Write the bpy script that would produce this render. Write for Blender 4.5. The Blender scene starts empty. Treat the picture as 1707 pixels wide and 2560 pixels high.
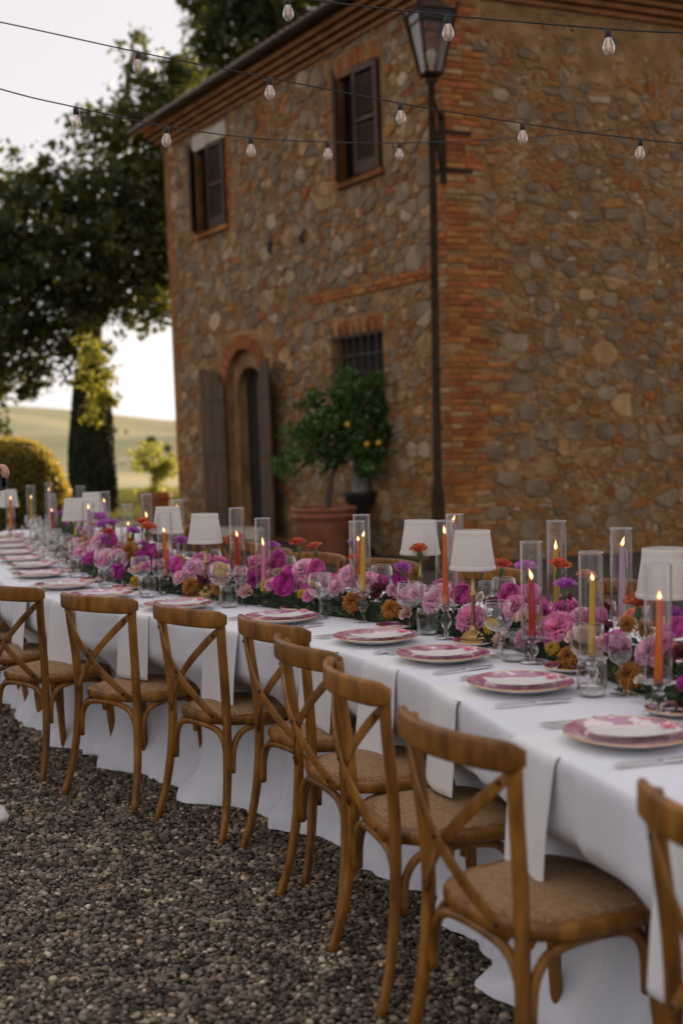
import bpy, bmesh, math, random
import numpy as np
from mathutils import Vector, Matrix
from math import sin, cos, pi, radians
rnd = random.Random(7); NR = np.random.RandomState(11)
S = bpy.context.scene
COL = S.collection

# ------------------------------------------------------------------ camera
F = 3100.; CX, CY = 853.5, 1280.; H = 1.5; PITCH = math.atan(174 / F); ROLL = .02   # photo is 1707 x 2560
_f = np.array([0, cos(PITCH), -sin(PITCH)]); _u0 = np.array([0, sin(PITCH), cos(PITCH)]); _r0 = np.array([1., 0, 0])
_u = _u0 * cos(ROLL) + _r0 * sin(ROLL); _r = _r0 * cos(ROLL) - _u0 * sin(ROLL); _C = np.array([0, 0, H])
cam = bpy.data.cameras.new('camera'); camo = bpy.data.objects.new('camera', cam); COL.objects.link(camo)
cam.sensor_fit = 'VERTICAL'; cam.sensor_height = 36; cam.sensor_width = 24; cam.lens = F / 2560 * 36
cam.clip_start = .05; cam.clip_end = 9000
camo.matrix_world = Matrix(((_r[0], _u[0], -_f[0], 0), (_r[1], _u[1], -_f[1], 0), (_r[2], _u[2], -_f[2], H), (0, 0, 0, 1)))
cam.dof.use_dof = True; cam.dof.focus_distance = 4.7; cam.dof.aperture_fstop = 2.0; cam.dof.aperture_blades = 0
S.camera = camo
S.render.engine = 'CYCLES'
S.cycles.use_denoising = True
S.cycles.max_bounces = 8; S.cycles.transparent_max_bounces = 32; S.cycles.transmission_bounces = 8
S.cycles.caustics_reflective = False; S.cycles.caustics_refractive = False
S.cycles.sample_clamp_indirect = 4.0

# ------------------------------------------------------------------ light
SUN_AZ, SUN_EL = radians(22), radians(8)      # azimuth from +Y towards +X
W = bpy.data.worlds.new('World'); S.world = W; W.use_nodes = True
wn = W.node_tree; wn.nodes.clear()
out = wn.nodes.new('ShaderNodeOutputWorld'); bg = wn.nodes.new('ShaderNodeBackground'); sky = wn.nodes.new('ShaderNodeTexSky')
sky.sky_type = 'NISHITA'; sky.sun_disc = False; sky.sun_elevation = SUN_EL; sky.sun_rotation = SUN_AZ
sky.air_density = 1.0; sky.dust_density = 2.0; sky.ozone_density = 1.5; sky.altitude = 300
hs = wn.nodes.new('ShaderNodeHueSaturation'); hs.inputs['Saturation'].default_value = .3
mx = wn.nodes.new('ShaderNodeMix'); mx.data_type = 'RGBA'; mx.inputs['Factor'].default_value = .80
mx.inputs['B'].default_value = (4.2, 3.96, 4.04, 1)          # thin even evening veil over the whole sky
wn.links.new(sky.outputs[0], hs.inputs['Color']); wn.links.new(hs.outputs[0], mx.inputs['A'])
wn.links.new(mx.outputs['Result'], bg.inputs['Color']); bg.inputs['Strength'].default_value = .12
wn.links.new(bg.outputs[0], out.inputs['Surface'])
sl = bpy.data.lights.new('sun', 'SUN'); sl.energy = 5.0; sl.angle = radians(.6); sl.color = (1, .78, .5)
slo = bpy.data.objects.new('sun', sl); COL.objects.link(slo)
sd = Vector((sin(SUN_AZ) * cos(SUN_EL), cos(SUN_AZ) * cos(SUN_EL), sin(SUN_EL)))
slo.rotation_euler = sd.to_track_quat('Z', 'Y').to_euler(); slo.location = (-4, 30, 20)
vs = S.view_settings; vs.view_transform = 'Standard'; vs.look = 'None'; vs.gamma = 1; vs.exposure = 0.87; vs.use_curve_mapping = False

# ------------------------------------------------------------------ photo pixel -> place
def ray(x, y): return _f + _r * (x - CX) / F + _u * (CY - y) / F
def PZ(x, y, z):
    d = ray(x, y); return _C + d * ((z - H) / d[2])
def PY(x, y, Y):
    d = ray(x, y); return _C + d * (Y / d[1])
def proj(w):
    v = np.asarray(w, float) - _C; k = v @ _f
    return CX + F * (v @ _r) / k, CY - F * (v @ _u) / k

# ------------------------------------------------------------------ helpers
def tag(o, label, cat, group=None):
    o['label'] = label; o['category'] = cat
    if group: o['group'] = group
    return o
def structure(o): o['kind'] = 'structure'; return o
def stuff(o): o['kind'] = 'stuff'; return o
def mesh(name, v, f, mats=None, smooth=False, fm=None):
    m = bpy.data.meshes.new(name)
    m.from_pydata([tuple(map(float, p)) for p in v], [], [tuple(q) for q in f])
    if mats is not None:
        for k in (mats if isinstance(mats, (list, tuple)) else [mats]): m.materials.append(k)
    if fm is not None: m.polygons.foreach_set('material_index', fm)
    if smooth: m.polygons.foreach_set('use_smooth', [True] * len(m.polygons))
    m.update(); return m
def npmesh(name, V, T, mat, smooth=True, tint=None, quads=False):
    """big mesh straight from numpy: V (n,3), T (m,3 or 4); tint (n,) per vertex"""
    m = bpy.data.meshes.new(name); k = T.shape[1]
    m.vertices.add(len(V)); m.vertices.foreach_set('co', np.ascontiguousarray(V, np.float32).ravel())
    m.loops.add(T.size); m.loops.foreach_set('vertex_index', np.ascontiguousarray(T, np.int32).ravel())
    m.polygons.add(len(T)); m.polygons.foreach_set('loop_start', np.arange(0, T.size, k, dtype=np.int32))
    m.polygons.foreach_set('loop_total', np.full(len(T), k, np.int32))
    if smooth: m.polygons.foreach_set('use_smooth', np.ones(len(T), bool))
    m.materials.append(mat)
    if tint is not None:
        a = m.attributes.new('tint', 'FLOAT', 'POINT'); a.data.foreach_set('value', np.ascontiguousarray(tint, np.float32))
    m.update(calc_edges=True); m.validate(); return m
def obj(name, m, parent=None, mw=None):
    o = bpy.data.objects.new(name, m); COL.objects.link(o)
    if parent is not None: o.parent = parent
    if mw is not None: o.matrix_local = mw
    return o
def empty(name, mw=None, loc=None):
    o = bpy.data.objects.new(name, None); COL.objects.link(o); o.empty_display_size = .1
    if mw is not None: o.matrix_local = mw
    if loc is not None: o.location = loc
    return o
def TR(x, y, z, rz=0, rx=0, ry=0, s=1):
    m = Matrix.Translation((float(x), float(y), float(z))) @ Matrix.Rotation(rz, 4, 'Z') @ Matrix.Rotation(rx, 4, 'X') @ Matrix.Rotation(ry, 4, 'Y')
    return m @ Matrix.Scale(s, 4) if s != 1 else m

class MB:
    def __init__(s): s.v = []; s.f = []; s.m = []
    def add(s, v, f, mi=0):
        b = len(s.v); s.v += [tuple(p) for p in v]; s.f += [tuple(i + b for i in q) for q in f]; s.m += [mi] * len(f); return s
    def box(s, c, d, rz=0, mi=0, M=None):
        x, y, z = d[0] / 2, d[1] / 2, d[2] / 2; v = []
        for sz in (-z, z):
            for a, b in ((-x, -y), (x, -y), (x, y), (-x, y)):
                q = Vector((a * cos(rz) - b * sin(rz) + c[0], a * sin(rz) + b * cos(rz) + c[1], sz + c[2]))
                v.append(M @ q if M else q)
        return s.add(v, [(3, 2, 1, 0), (4, 5, 6, 7), (0, 1, 5, 4), (1, 2, 6, 5), (2, 3, 7, 6), (3, 0, 4, 7)], mi)
    def lathe(s, prof, n=24, mi=0, c=(0, 0, 0), wob=None, capb=False, capt=False):
        b = []; f = []
        for j, (r, z) in enumerate(prof):
            for i in range(n):
                a = 2 * pi * i / n; rr = r * (wob(a, j) if wob else 1)
                b.append((c[0] + rr * cos(a), c[1] + rr * sin(a), c[2] + z))
        for j in range(len(prof) - 1):
            for i in range(n):
                k = (i + 1) % n; f.append((j * n + i, j * n + k, (j + 1) * n + k, (j + 1) * n + i))
        if capb: f.append(tuple(range(n - 1, -1, -1)))
        if capt: f.append(tuple((len(prof) - 1) * n + i for i in range(n)))
        return s.add(b, f, mi)
    def sweep(s, pts, sec, ref=(0, 0, 1), scl=None, mi=0, cap=True):
        """sec: list of 2d points (a along side, b along 'up' derived from ref)"""
        P = [Vector(p) for p in pts]; n = len(sec); v = []; f = []
        for j, p in enumerate(P):
            t = (P[min(j + 1, len(P) - 1)] - P[max(j - 1, 0)]).normalized()
            a = t.cross(Vector(ref))
            if a.length < 1e-4: a = t.cross(Vector((1, .01, 0)))
            a.normalize(); b = a.cross(t); k = scl[j] if scl else 1
            ka, kb = (k, k) if not isinstance(k, (tuple, list)) else k
            for (x, y) in sec: v.append(p + a * x * ka + b * y * kb)
        for j in range(len(P) - 1):
            for i in range(n):
                k = (i + 1) % n; f.append((j * n + i, j * n + k, (j + 1) * n + k, (j + 1) * n + i))
        if cap:
            f.append(tuple(range(n - 1, -1, -1))); f.append(tuple((len(P) - 1) * n + i for i in range(n)))
        return s.add(v, f, mi)
    def tube(s, pts, r, n=8, ref=(0, 0, 1), mi=0, cap=True):
        rr = r if isinstance(r, (list, tuple)) else [r] * len(pts)
        return s.sweep(pts, [(cos(2 * pi * i / n), sin(2 * pi * i / n)) for i in range(n)], ref, rr, mi, cap)
    def mesh(s, name, mats, smooth=False): return mesh(name, s.v, s.f, mats, smooth, s.m)
def rrect(w, h, r, k=2):
    o = []
    for cx, cy, a0 in ((w - r, h - r, 0), (-w + r, h - r, 90), (-w + r, -h + r, 180), (w - r, -h + r, 270)):
        for i in range(k + 1):
            a = radians(a0 + 90 * i / k); o.append((cx + r * cos(a), cy + r * sin(a)))
    return o
def curve3(pts, n):
    """Catmull-Rom through pts"""
    P = [np.array(p, float) for p in pts]; P = [2 * P[0] - P[1]] + P + [2 * P[-1] - P[-2]]; o = []
    m = len(P) - 3
    for i in range(n):
        t = i / (n - 1) * m; k = min(int(t), m - 1); t -= k; a, b, c, d = P[k:k + 4]
        o.append(.5 * (2 * b + (c - a) * t + (2 * a - 5 * b + 4 * c - d) * t * t + (3 * b - a - 3 * c + d) * t ** 3))
    return o

# ------------------------------------------------------------------ materials
def nd(nt, t, **k):
    n = nt.nodes.new('ShaderNode' + t)
    for a, b in k.items(): setattr(n, a, b)
    return n
def mat(name, c1, c2=None, scale=8, rough=.6, bump=0, bscale=None, metal=0, rand=0, tint=0, transl=0, tcol=None, spec=.4, stretch=None, detail=4, c3=None, hrand=0, coat=0, sheen=0, lo=.35, hi=.65):
    m = bpy.data.materials.new(name); m.use_nodes = True; nt = m.node_tree; L = nt.links.new
    b = nt.nodes['Principled BSDF']; o = nt.nodes['Material Output']
    b.inputs['Roughness'].default_value = rough; b.inputs['Metallic'].default_value = metal
    b.inputs['Specular IOR Level'].default_value = spec; b.inputs['Coat Weight'].default_value = coat
    b.inputs['Sheen Weight'].default_value = sheen
    tc = nd(nt, 'TexCoord'); src = tc.outputs['Object']
    if stretch:
        mp = nd(nt, 'Mapping'); mp.inputs['Scale'].default_value = stretch; L(src, mp.inputs[0]); src = mp.outputs[0]
    if rand or hrand:
        oi = nd(nt, 'ObjectInfo'); va = nd(nt, 'VectorMath', operation='ADD'); L(src, va.inputs[0]); ml = nd(nt, 'Math', operation='MULTIPLY'); ml.inputs[1].default_value = 37
        L(oi.outputs['Random'], ml.inputs[0]); L(ml.outputs[0], va.inputs[1]); src = va.outputs[0]
    if c2 is None: c2 = c1
    nz = nd(nt, 'TexNoise'); nz.inputs['Scale'].default_value = scale; nz.inputs['Detail'].default_value = detail; L(src, nz.inputs['Vector'])
    cr = nd(nt, 'ValToRGB'); cr.color_ramp.elements[0].position = lo; cr.color_ramp.elements[1].position = hi
    cr.color_ramp.elements[0].color = (*c1, 1); cr.color_ramp.elements[1].color = (*c2, 1)
    if c3 is not None:
        e = cr.color_ramp.elements.new((lo + hi) / 2); e.color = (*c3, 1)
    L(nz.outputs['Fac'], cr.inputs[0]); col = cr.outputs[0]
    for k, isr in ((rand, True), (tint, False)):
        if not k: continue
        mr = nd(nt, 'MapRange')
        if isr: L(oi.outputs['Random'], mr.inputs['Value'])
        else:
            at = nd(nt, 'Attribute', attribute_name='tint'); L(at.outputs['Fac'], mr.inputs['Value'])
        mr.clamp = False; mr.inputs['To Min'].default_value = 1 - k; mr.inputs['To Max'].default_value = 1 + k
        vm = nd(nt, 'VectorMath', operation='SCALE'); L(col, vm.inputs[0]); L(mr.outputs[0], vm.inputs['Scale']); col = vm.outputs[0]
    if hrand:
        h = nd(nt, 'HueSaturation'); mr2 = nd(nt, 'MapRange'); mm = nd(nt, 'Math', operation='MULTIPLY'); mm.inputs[1].default_value = 17.3; fr = nd(nt, 'Math', operation='FRACT')
        L(oi.outputs['Random'], mm.inputs[0]); L(mm.outputs[0], fr.inputs[0]); L(fr.outputs[0], mr2.inputs['Value'])
        mr2.inputs['To Min'].default_value = .5 - hrand; mr2.inputs['To Max'].default_value = .5 + hrand
        L(mr2.outputs[0], h.inputs['Hue']); L(col, h.inputs['Color']); col = h.outputs[0]
    L(col, b.inputs['Base Color'])
    if bump:
        n2 = nd(nt, 'TexNoise'); n2.inputs['Scale'].default_value = bscale or scale * 4; n2.inputs['Detail'].default_value = 5; L(src, n2.inputs['Vector'])
        bp = nd(nt, 'Bump'); bp.inputs['Strength'].default_value = 1; bp.inputs['Distance'].default_value = bump; L(n2.outputs['Fac'], bp.inputs['Height']); L(bp.outputs[0], b.inputs['Normal'])
    if transl:
        t = nd(nt, 'BsdfTranslucent'); ms = nd(nt, 'MixShader'); ms.inputs[0].default_value = transl
        if tcol: t.inputs['Color'].default_value = (*tcol, 1)
        else: L(col, t.inputs['Color'])
        L(b.outputs[0], ms.inputs[1]); L(t.outputs[0], ms.inputs[2]); L(ms.outputs[0], o.inputs['Surface'])
    return m
def thin_glass(name, tint=(1, 1, 1), ior=1.45, rough=.0, gl=1.0, lo=.055):
    m = bpy.data.materials.new(name); m.use_nodes = True; nt = m.node_tree; nt.nodes.clear(); L = nt.links.new
    o = nd(nt, 'OutputMaterial'); t = nd(nt, 'BsdfTransparent'); g = nd(nt, 'BsdfGlossy'); lw = nd(nt, 'LayerWeight'); lw.inputs[0].default_value = .5
    pw = nd(nt, 'Math', operation='POWER'); pw.inputs[1].default_value = 2.1; L(lw.outputs['Facing'], pw.inputs[0]); fr = nd(nt, 'MapRange'); fr.inputs['To Min'].default_value = lo; fr.inputs['To Max'].default_value = .92; L(pw.outputs[0], fr.inputs['Value'])
    mt = nd(nt, 'Mix', data_type='RGBA'); L(pw.outputs[0], mt.inputs['Factor']); mt.inputs['A'].default_value = (*tint, 1); mt.inputs['B'].default_value = (tint[0] * .55, tint[1] * .52, tint[2] * .5, 1); L(mt.outputs['Result'], t.inputs[0]); g.inputs['Roughness'].default_value = rough; g.inputs['Color'].default_value = (gl, gl, gl, 1)
    ms = nd(nt, 'MixShader'); L(fr.outputs[0], ms.inputs[0]); L(t.outputs[0], ms.inputs[1]); L(g.outputs[0], ms.inputs[2]); L(ms.outputs[0], o.inputs[0]); return m
def solid_glass(name, col=(1, 1, 1)):
    m = bpy.data.materials.new(name); m.use_nodes = True; nt = m.node_tree; nt.nodes.clear(); L = nt.links.new
    o = nd(nt, 'OutputMaterial'); g = nd(nt, 'BsdfGlass'); g.inputs['IOR'].default_value = 1.45; g.inputs['Color'].default_value = (*col, 1)
    t = nd(nt, 'BsdfTransparent'); ms = nd(nt, 'MixShader'); ms.inputs[0].default_value = .35; L(g.outputs[0], ms.inputs[1]); L(t.outputs[0], ms.inputs[2]); L(ms.outputs[0], o.inputs[0]); return m
def emit(name, col, st):
    m = bpy.data.materials.new(name); m.use_nodes = True; nt = m.node_tree; nt.nodes.clear()
    o = nd(nt, 'OutputMaterial'); e = nd(nt, 'Emission'); e.inputs[0].default_value = (*col, 1); e.inputs[1].default_value = st; nt.links.new(e.outputs[0], o.inputs[0]); return m
# ------------------------------------------------------------------ table line (front plate row) measured on the table plane
_px = [(1570,1831),(1300,1705),(1106,1634),(939,1590),(703,1541),(447,1509.5),(254,1484),(162,1460),(100,1433),(82,1411),(55,1395)]
_pp = np.array([PZ(x, y, .79)[:2] for x, y in _px] + [[-2.26, 8.57], [-2.43, 9.12], [-2.60, 9.67], [-2.77, 10.22]])
_s = np.r_[0, np.cumsum(np.linalg.norm(np.diff(_pp, axis=0), axis=1))]; _s = _s * .5 + np.linspace(0, _s[-1], len(_s)) * .5
_cx = np.polyfit(_s, _pp[:, 0], 6); _cy = np.polyfit(_s, _pp[:, 1], 6); S_END = _s[-1]
def base(t):
    t = np.asarray(t, float); tc = np.clip(t, 0, S_END); dx, dy = np.polyval(np.polyder(_cx), tc), np.polyval(np.polyder(_cy), tc)
    q = np.stack([np.polyval(_cx, tc) + dx * (t - tc), np.polyval(_cy, tc) + dy * (t - tc)], -1); l = np.hypot(dx, dy)
    T = np.stack([dx / l, dy / l], -1); return q, T, np.stack([T[..., 1], -T[..., 0]], -1)      # point, along (away), into the table
_tt = np.linspace(-2.2, S_END + 1.4, 1400); _tq, _tT, _tn = base(_tt)
def tloc(xy):
    """(t, o): place along the table and distance from the front plate line towards the far side"""
    d = np.linalg.norm(_tq - np.asarray(xy)[None, :2], axis=1); i = d.argmin(); return _tt[i], float((np.asarray(xy)[:2] - _tq[i]) @ _tn[i])
def tpos(t, o):
    q, T, n = base(t); return q + n * o
ZT = .765; MID = .42; EDGE = -.21; FAR = 1.05

# ------------------------------------------------------------------ ground, gravel, hills
m_yard = mat('gravel_bed', (.020, .014, .009), (.06, .043, .029), 60, .95, bump=.01, bscale=90)
m_peb = mat('pebble', (.070, .051, .032), (.32, .252, .180), 9, .85, tint=.9, detail=2, lo=.25, hi=.75, bump=.0008, bscale=220)
m_hill = mat('field', (.38, .29, .14), (.12, .145, .06), .9, .95, c3=(.25, .23, .10), detail=4, stretch=(.006, .012, .02), lo=.3, hi=.7)
gx = np.linspace(-60, 60, 41); gy = np.linspace(-30, 42, 37)
V = np.array([(x, y, -.004) for y in gy for x in gx]); n = len(gx)
T = np.array([(j * n + i, j * n + i + 1, (j + 1) * n + i + 1, (j + 1) * n + i) for j in range(len(gy) - 1) for i in range(n - 1)])
structure(obj('ground', npmesh('ground', V, T, m_yard)))
def hill_z(x, y):
    s = np.clip((y - 40) / 140, 0, 1); s = s * s * (3 - 2 * s); z = -.3 - 15 * s
    r = np.clip((y - 200) / 1500, 0, 1); z = z + (62 - 17 * np.sin((x + 350) / 170) + 5 * np.sin(x / 61 + 2)) * r ** 1.15
    z = z + s * (2.2 * np.sin(x / 47 + y / 90) + 3.5 * np.sin(y / 110 + x / 160))
    return z - np.clip((y - 1750) / 600, 0, 1) * 60
hy = np.r_[np.linspace(41.5, 200, 36), np.linspace(215, 2400, 70)]; hx = np.linspace(-1, 1, 90)
V = []
for y in hy:
    xs = hx * (60 + y * .9); V += list(zip(xs, [y] * 90, hill_z(xs, y)))
V = np.array(V); T = np.array([(j * 90 + i, j * 90 + i + 1, (j + 1) * 90 + i + 1, (j + 1) * 90 + i) for j in range(len(hy) - 1) for i in range(89)])
structure(obj('hills', npmesh('hills', V, T, m_hill)))
m_grass = mat('grass_blade', (.12, .15, .03), (.26, .25, .06), 3, .8, transl=.4, tint=.4)
def blades(n, xr, yr, h):
    x = NR.uniform(*xr, n); y = NR.uniform(*yr, n); a = NR.uniform(0, 6.28, n); hh = h * NR.uniform(.5, 1.2, n); w = .012 * NR.uniform(.6, 1.4, n)
    dx, dy = np.cos(a), np.sin(a); lx, ly = NR.normal(0, .35, n) * hh, NR.normal(0, .35, n) * hh
    V = np.stack([np.stack([x - dx * w, y - dy * w, x * 0], -1), np.stack([x + dx * w, y + dy * w, x * 0], -1), np.stack([x + lx, y + ly, hh], -1)], 1).reshape(-1, 3)
    return V, np.arange(3 * n).reshape(-1, 3), np.repeat(NR.rand(n), 3)
V, T, tn = blades(26000, (-9.5, -2.2), (25.5, 42), .16)
stuff(tag(obj('lawn_grass', npmesh('lawn_grass', V, T, m_grass, False, tn)), 'sunlit yellow green grass at the edge of the yard behind the cypress', 'grass'))

def icos():
    t = (1 + 5 ** .5) / 2
    v = np.array([(-1, t, 0), (1, t, 0), (-1, -t, 0), (1, -t, 0), (0, -1, t), (0, 1, t), (0, -1, -t), (0, 1, -t), (t, 0, -1), (t, 0, 1), (-t, 0, -1), (-t, 0, 1)], float)
    f = np.array([(0, 11, 5), (0, 5, 1), (0, 1, 7), (0, 7, 10), (0, 10, 11), (1, 5, 9), (5, 11, 4), (11, 10, 2), (10, 7, 6), (7, 1, 8), (3, 9, 4), (3, 4, 2), (3, 2, 6), (3, 6, 8), (3, 8, 9), (4, 9, 5), (2, 4, 11), (6, 2, 10), (8, 6, 7), (9, 8, 1)])
    return v / np.linalg.norm(v[0]), f
def gravel():
    pts = []
    for sp, y0, y1 in ((.0128, 1.7, 4.3), (.0148, 4.3, 6.2), (.024, 6.2, 9.0)):
        a, b = np.meshgrid(np.arange(-3.4, 2.4, sp), np.arange(y0, y1, sp)); p = np.stack([a.ravel(), b.ravel()], -1); p += NR.uniform(-.5, .5, p.shape) * sp * 1.1
        pts.append(np.c_[p, np.full(len(p), sp)])
    p = np.concatenate(pts); w = np.c_[p[:, :2], np.zeros(len(p))] - _C; k = w @ _f
    px = CX + F * (w @ _r) / k; py = CY - F * (w @ _u) / k
    keep = (px > -90) & (px < 1800) & (py < 2680); p = p[keep]
    # not far under the table
    ti = ((p[:, None, 1] - _tq[None, ::14, 1]) ** 2 + (p[:, None, 0] - _tq[None, ::14, 0]) ** 2).argmin(1)
    o = ((p[:, :2] - _tq[::14][ti]) * _tn[::14][ti]).sum(1); p = p[o < .12]
    n = len(p); v, f = icos()
    sz = p[:, 2] * NR.lognormal(0, .33, n).clip(.45, 2.0) * .58
    sc = np.stack([sz * NR.uniform(.9, 1.5, n), sz * NR.uniform(.75, 1.1, n), sz * NR.uniform(.45, .75, n)], -1)
    VV = v[None] * (1 + NR.normal(0, .09, (n, 12, 1))) * sc[:, None]
    a = NR.uniform(0, 6.28, n); e = NR.normal(0, .3, n); ca, sa, ce, se = np.cos(a)[:, None], np.sin(a)[:, None], np.cos(e)[:, None], np.sin(e)[:, None]
    x = VV[..., 0] * ce - VV[..., 2] * se; z = VV[..., 0] * se + VV[..., 2] * ce; y = VV[..., 1]
    VV = np.stack([x * ca - y * sa + p[:, None, 0], x * sa + y * ca + p[:, None, 1], z + (sc[:, 2] * .35 + NR.uniform(-.004, .005, n))[:, None]], -1)
    FF = f[None] + (np.arange(n) * 12)[:, None, None]
    tn = NR.beta(1.5, 2.6, n); tn = np.where(NR.rand(n) < .05, NR.uniform(1, 1.6, n), tn); return VV.reshape(-1, 3), FF.reshape(-1, 3), np.repeat(tn, 12)
V, T, tn = gravel()
print('pebbles', len(T) // 20)
stuff(tag(obj('gravel', npmesh('gravel', V, T, m_peb, True, tn)), 'loose brown and grey pebble gravel of the yard', 'gravel'))
# ------------------------------------------------------------------ farmhouse
corner = PZ(1140, 1106 - .02 * (1140 - 853) + 310, 0)
def _vp(x):
    d = ray(x, 1106 - .02 * (x - 853)); d[2] = 0; return d / np.linalg.norm(d)
DL, DR = _vp(-930), _vp(8000); UPV = np.array([-.017, 0, 1.])
NL = np.array([-DL[1], DL[0], 0]); NRM = np.array([DR[1], -DR[0], 0])
def WL(u, v, w=0): return DL * u + UPV * v + NL * w
def WR(u, v, w=0): return DR * u + UPV * v + NRM * w
LL, LR, HW = 8.62, 8.0, 6.80
m_mortar = mat('lime_mortar', (.20, .108, .039), (.36, .21, .088), 3.2, .95, bump=.03, bscale=24, detail=8, c3=(.26, .14, .055))
m_sg = mat('grey_stone', (.15, .102, .060), (.28, .195, .118), 4, .9, bump=.012, bscale=22, rand=.22)
m_st = mat('tan_stone', (.235, .13, .05), (.40, .245, .112), 4, .9, bump=.012, bscale=22, rand=.25)
m_so = mat('ochre_stone', (.25, .105, .022), (.36, .165, .042), 5, .9, bump=.012, bscale=22, rand=.25)
m_sp = mat('pale_stone', (.32, .22, .13), (.44, .32, .20), 6, .9, bump=.01, bscale=22, rand=.15)
m_br = mat('old_brick', (.24, .066, .015), (.37, .128, .034), 6, .9, bump=.008, bscale=30, rand=.28, hrand=.012)
m_brj = mat('old_brick_mass', (.21, .08, .022), (.34, .15, .048), 3, .9, bump=.012, bscale=24)
STONE = [m_sg, m_st, m_so, m_br, m_sp]
m_dark = mat('dark_interior', (.012, .010, .009), None, 5, .9)  # near-black colour stands for the shade inside the openings
m_shut = mat('brown_shutter_paint', (.050, .025, .014), (.080, .042, .025), 7, .65, bump=.001, rand=.1)
m_door = mat('weathered_door_wood', (.055, .030, .014), (.12, .070, .036), 3, .8, bump=.004, bscale=30, stretch=(6, 6, .5), rand=.15)
m_iron = mat('rusty_iron', (.030, .022, .018), (.060, .040, .030), 20, .6, bump=.001)
m_gut = mat('brown_gutter', (.050, .032, .022), (.075, .048, .033), 3, .45)
m_tile = mat('terracotta_tile', (.25, .12, .06), (.42, .24, .14), 6, .9, rand=.3)
m_lint = mat('lintel_render', (.42, .36, .28), (.55, .48, .38), 5, .9, bump=.004)
house = tag(empty('farmhouse', loc=tuple(corner)), 'two storey rubble stone and brick farmhouse with brown shutters and arched door', 'house')

def rubble(w, h, heroes, dens, seed, asp=1.3):
    R = np.random.RandomState(seed); P = np.zeros((0, 2)); r = np.zeros(0)
    for (u, v, q, ha, hb) in heroes: P = np.vstack([P, [u, v * asp]]); r = np.r_[r, q]
    for rad, tries in dens:
        for _ in range(tries):
            q = rad[0] + (rad[1] - rad[0]) * R.rand() ** 1.5; p = np.array([R.uniform(0, w), R.uniform(0, h * asp)])
            if len(rad) > 2 and not rad[2](p[0], p[1] / asp, R): continue
            if len(P) and (np.hypot(*(P - p).T) < .86 * (r + q)).any(): continue
            P = np.vstack([P, p]); r = np.r_[r, q]
    out = []
    for i in range(len(P)):
        d2 = ((P - P[i]) ** 2).sum(1); nb = np.argsort(d2 - r ** 2)[1:22]
        m = r[i] * 2.3 + .03; poly = [P[i] + np.array(q) * m for q in ((-1, -1), (1, -1), (1, 1), (-1, 1))]
        # octagon start so that lone stones are not square
        poly = [P[i] + m * np.array([cos(a), sin(a)]) for a in (np.arange(6) + R.uniform(-.3, .3, 6)) * pi / 3 + R.uniform(0, 1)]
        if i < len(heroes):
            ha, hb = heroes[i][3], heroes[i][4] * asp; poly = []
            for (sx_, sy_) in ((-1, -1), (1, -1), (1, 1), (-1, 1)):
                cut = R.rand() < .45; kx, ky = R.uniform(.72, 1.06), R.uniform(.75, 1.05)
                if not cut: poly.append(P[i] + np.array([sx_ * ha * kx, sy_ * hb * ky]))
                else:
                    e1, e2 = np.array([sx_ * ha * kx, sy_ * hb * R.uniform(.1, .6)]), np.array([sx_ * ha * R.uniform(.2, .7), sy_ * hb * ky]); poly += [P[i] + e for e in ((e1, e2) if sx_ * sy_ > 0 else (e2, e1))]
        for j in nb:
            if j == i: continue
            nrm = P[j] - P[i]; L = np.hypot(*nrm); nrm = nrm / L; dd = (L * L + r[i] ** 2 - r[j] ** 2) / (2 * L) - .003 - .007 * R.rand()
            new = []; k = len(poly)
            for a in range(k):
                A, B = poly[a], poly[(a + 1) % k]; da, db = (A - P[i]) @ nrm - dd, (B - P[i]) @ nrm - dd
                if da <= 0: new.append(A)
                if da * db < 0: new.append(A + (B - A) * da / (da - db))
            poly = new
            if len(poly) < 3: break
        if len(poly) < 3: continue
        pcs = [np.array(poly)]
        if i >= len(heroes):
            for _ in range(2):
                nx = []
                for pc in pcs:
                    if R.rand() < .42 and len(pc) >= 4:
                        a = R.choice([0, pi / 2, pi / 2]) + R.normal(0, .35); nr_ = np.array([cos(a), sin(a)]); c0 = pc.mean(0) + R.normal(0, r[i] * .25, 2)
                        for sg in (1, -1):
                            new = []; k = len(pc)
                            for b_ in range(k):
                                A, B = pc[b_], pc[(b_ + 1) % k]; da, db = ((A - c0) @ nr_) * sg + .005, ((B - c0) @ nr_) * sg + .005
                                if da <= 0: new.append(A)
                                if da * db < 0: new.append(A + (B - A) * da / (da - db))
                            if len(new) >= 3: nx.append(np.array(new))
                    else: nx.append(pc)
                pcs = nx
        for q in pcs: q = np.clip(q, [0, 0], [w, h * asp]); q[:, 1] /= asp; out.append((q.mean(0), q, r[i]))
    return out
def ring_stone(q, c, R, depth, big):
    if len(q) > 3:
        # drop tiny edges, then cut the corners once
        k = [p for i, p in enumerate(q) if np.hypot(*(p - q[i - 1])) > .012]; q = np.array(k) if len(k) >= 3 else q
    nq = []
    for i in range(len(q)):
        A, B = q[i], q[(i + 1) % len(q)]; nq += [A * .92 + B * .08, A * .08 + B * .92] if big else [A * .65 + B * .35]
    q = np.array(nq) + R.normal(0, .005 if big else .003, (len(nq), 2)); n = len(q)
    rings = [(q, -.03), (c + (q - c) * .985, depth * .7), (c + (q - c) * .90, depth * 1.0)]
    v = []; f = []
    for rr, z in rings:
        for p in rr: v.append((p[0], p[1], z + (R.normal(0, depth * .12) if z > 0 else 0)))
    for j in range(2):
        for i in range(n): f.append((j * n + i, j * n + (i + 1) % n, (j + 1) * n + (i + 1) % n, (j + 1) * n + i))
    v.append((c[0], c[1], depth * R.uniform(.95, 1.3)))
    for i in range(n): f.append((2 * n + i, 2 * n + (i + 1) % n, 3 * n))
    return v, f
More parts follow.
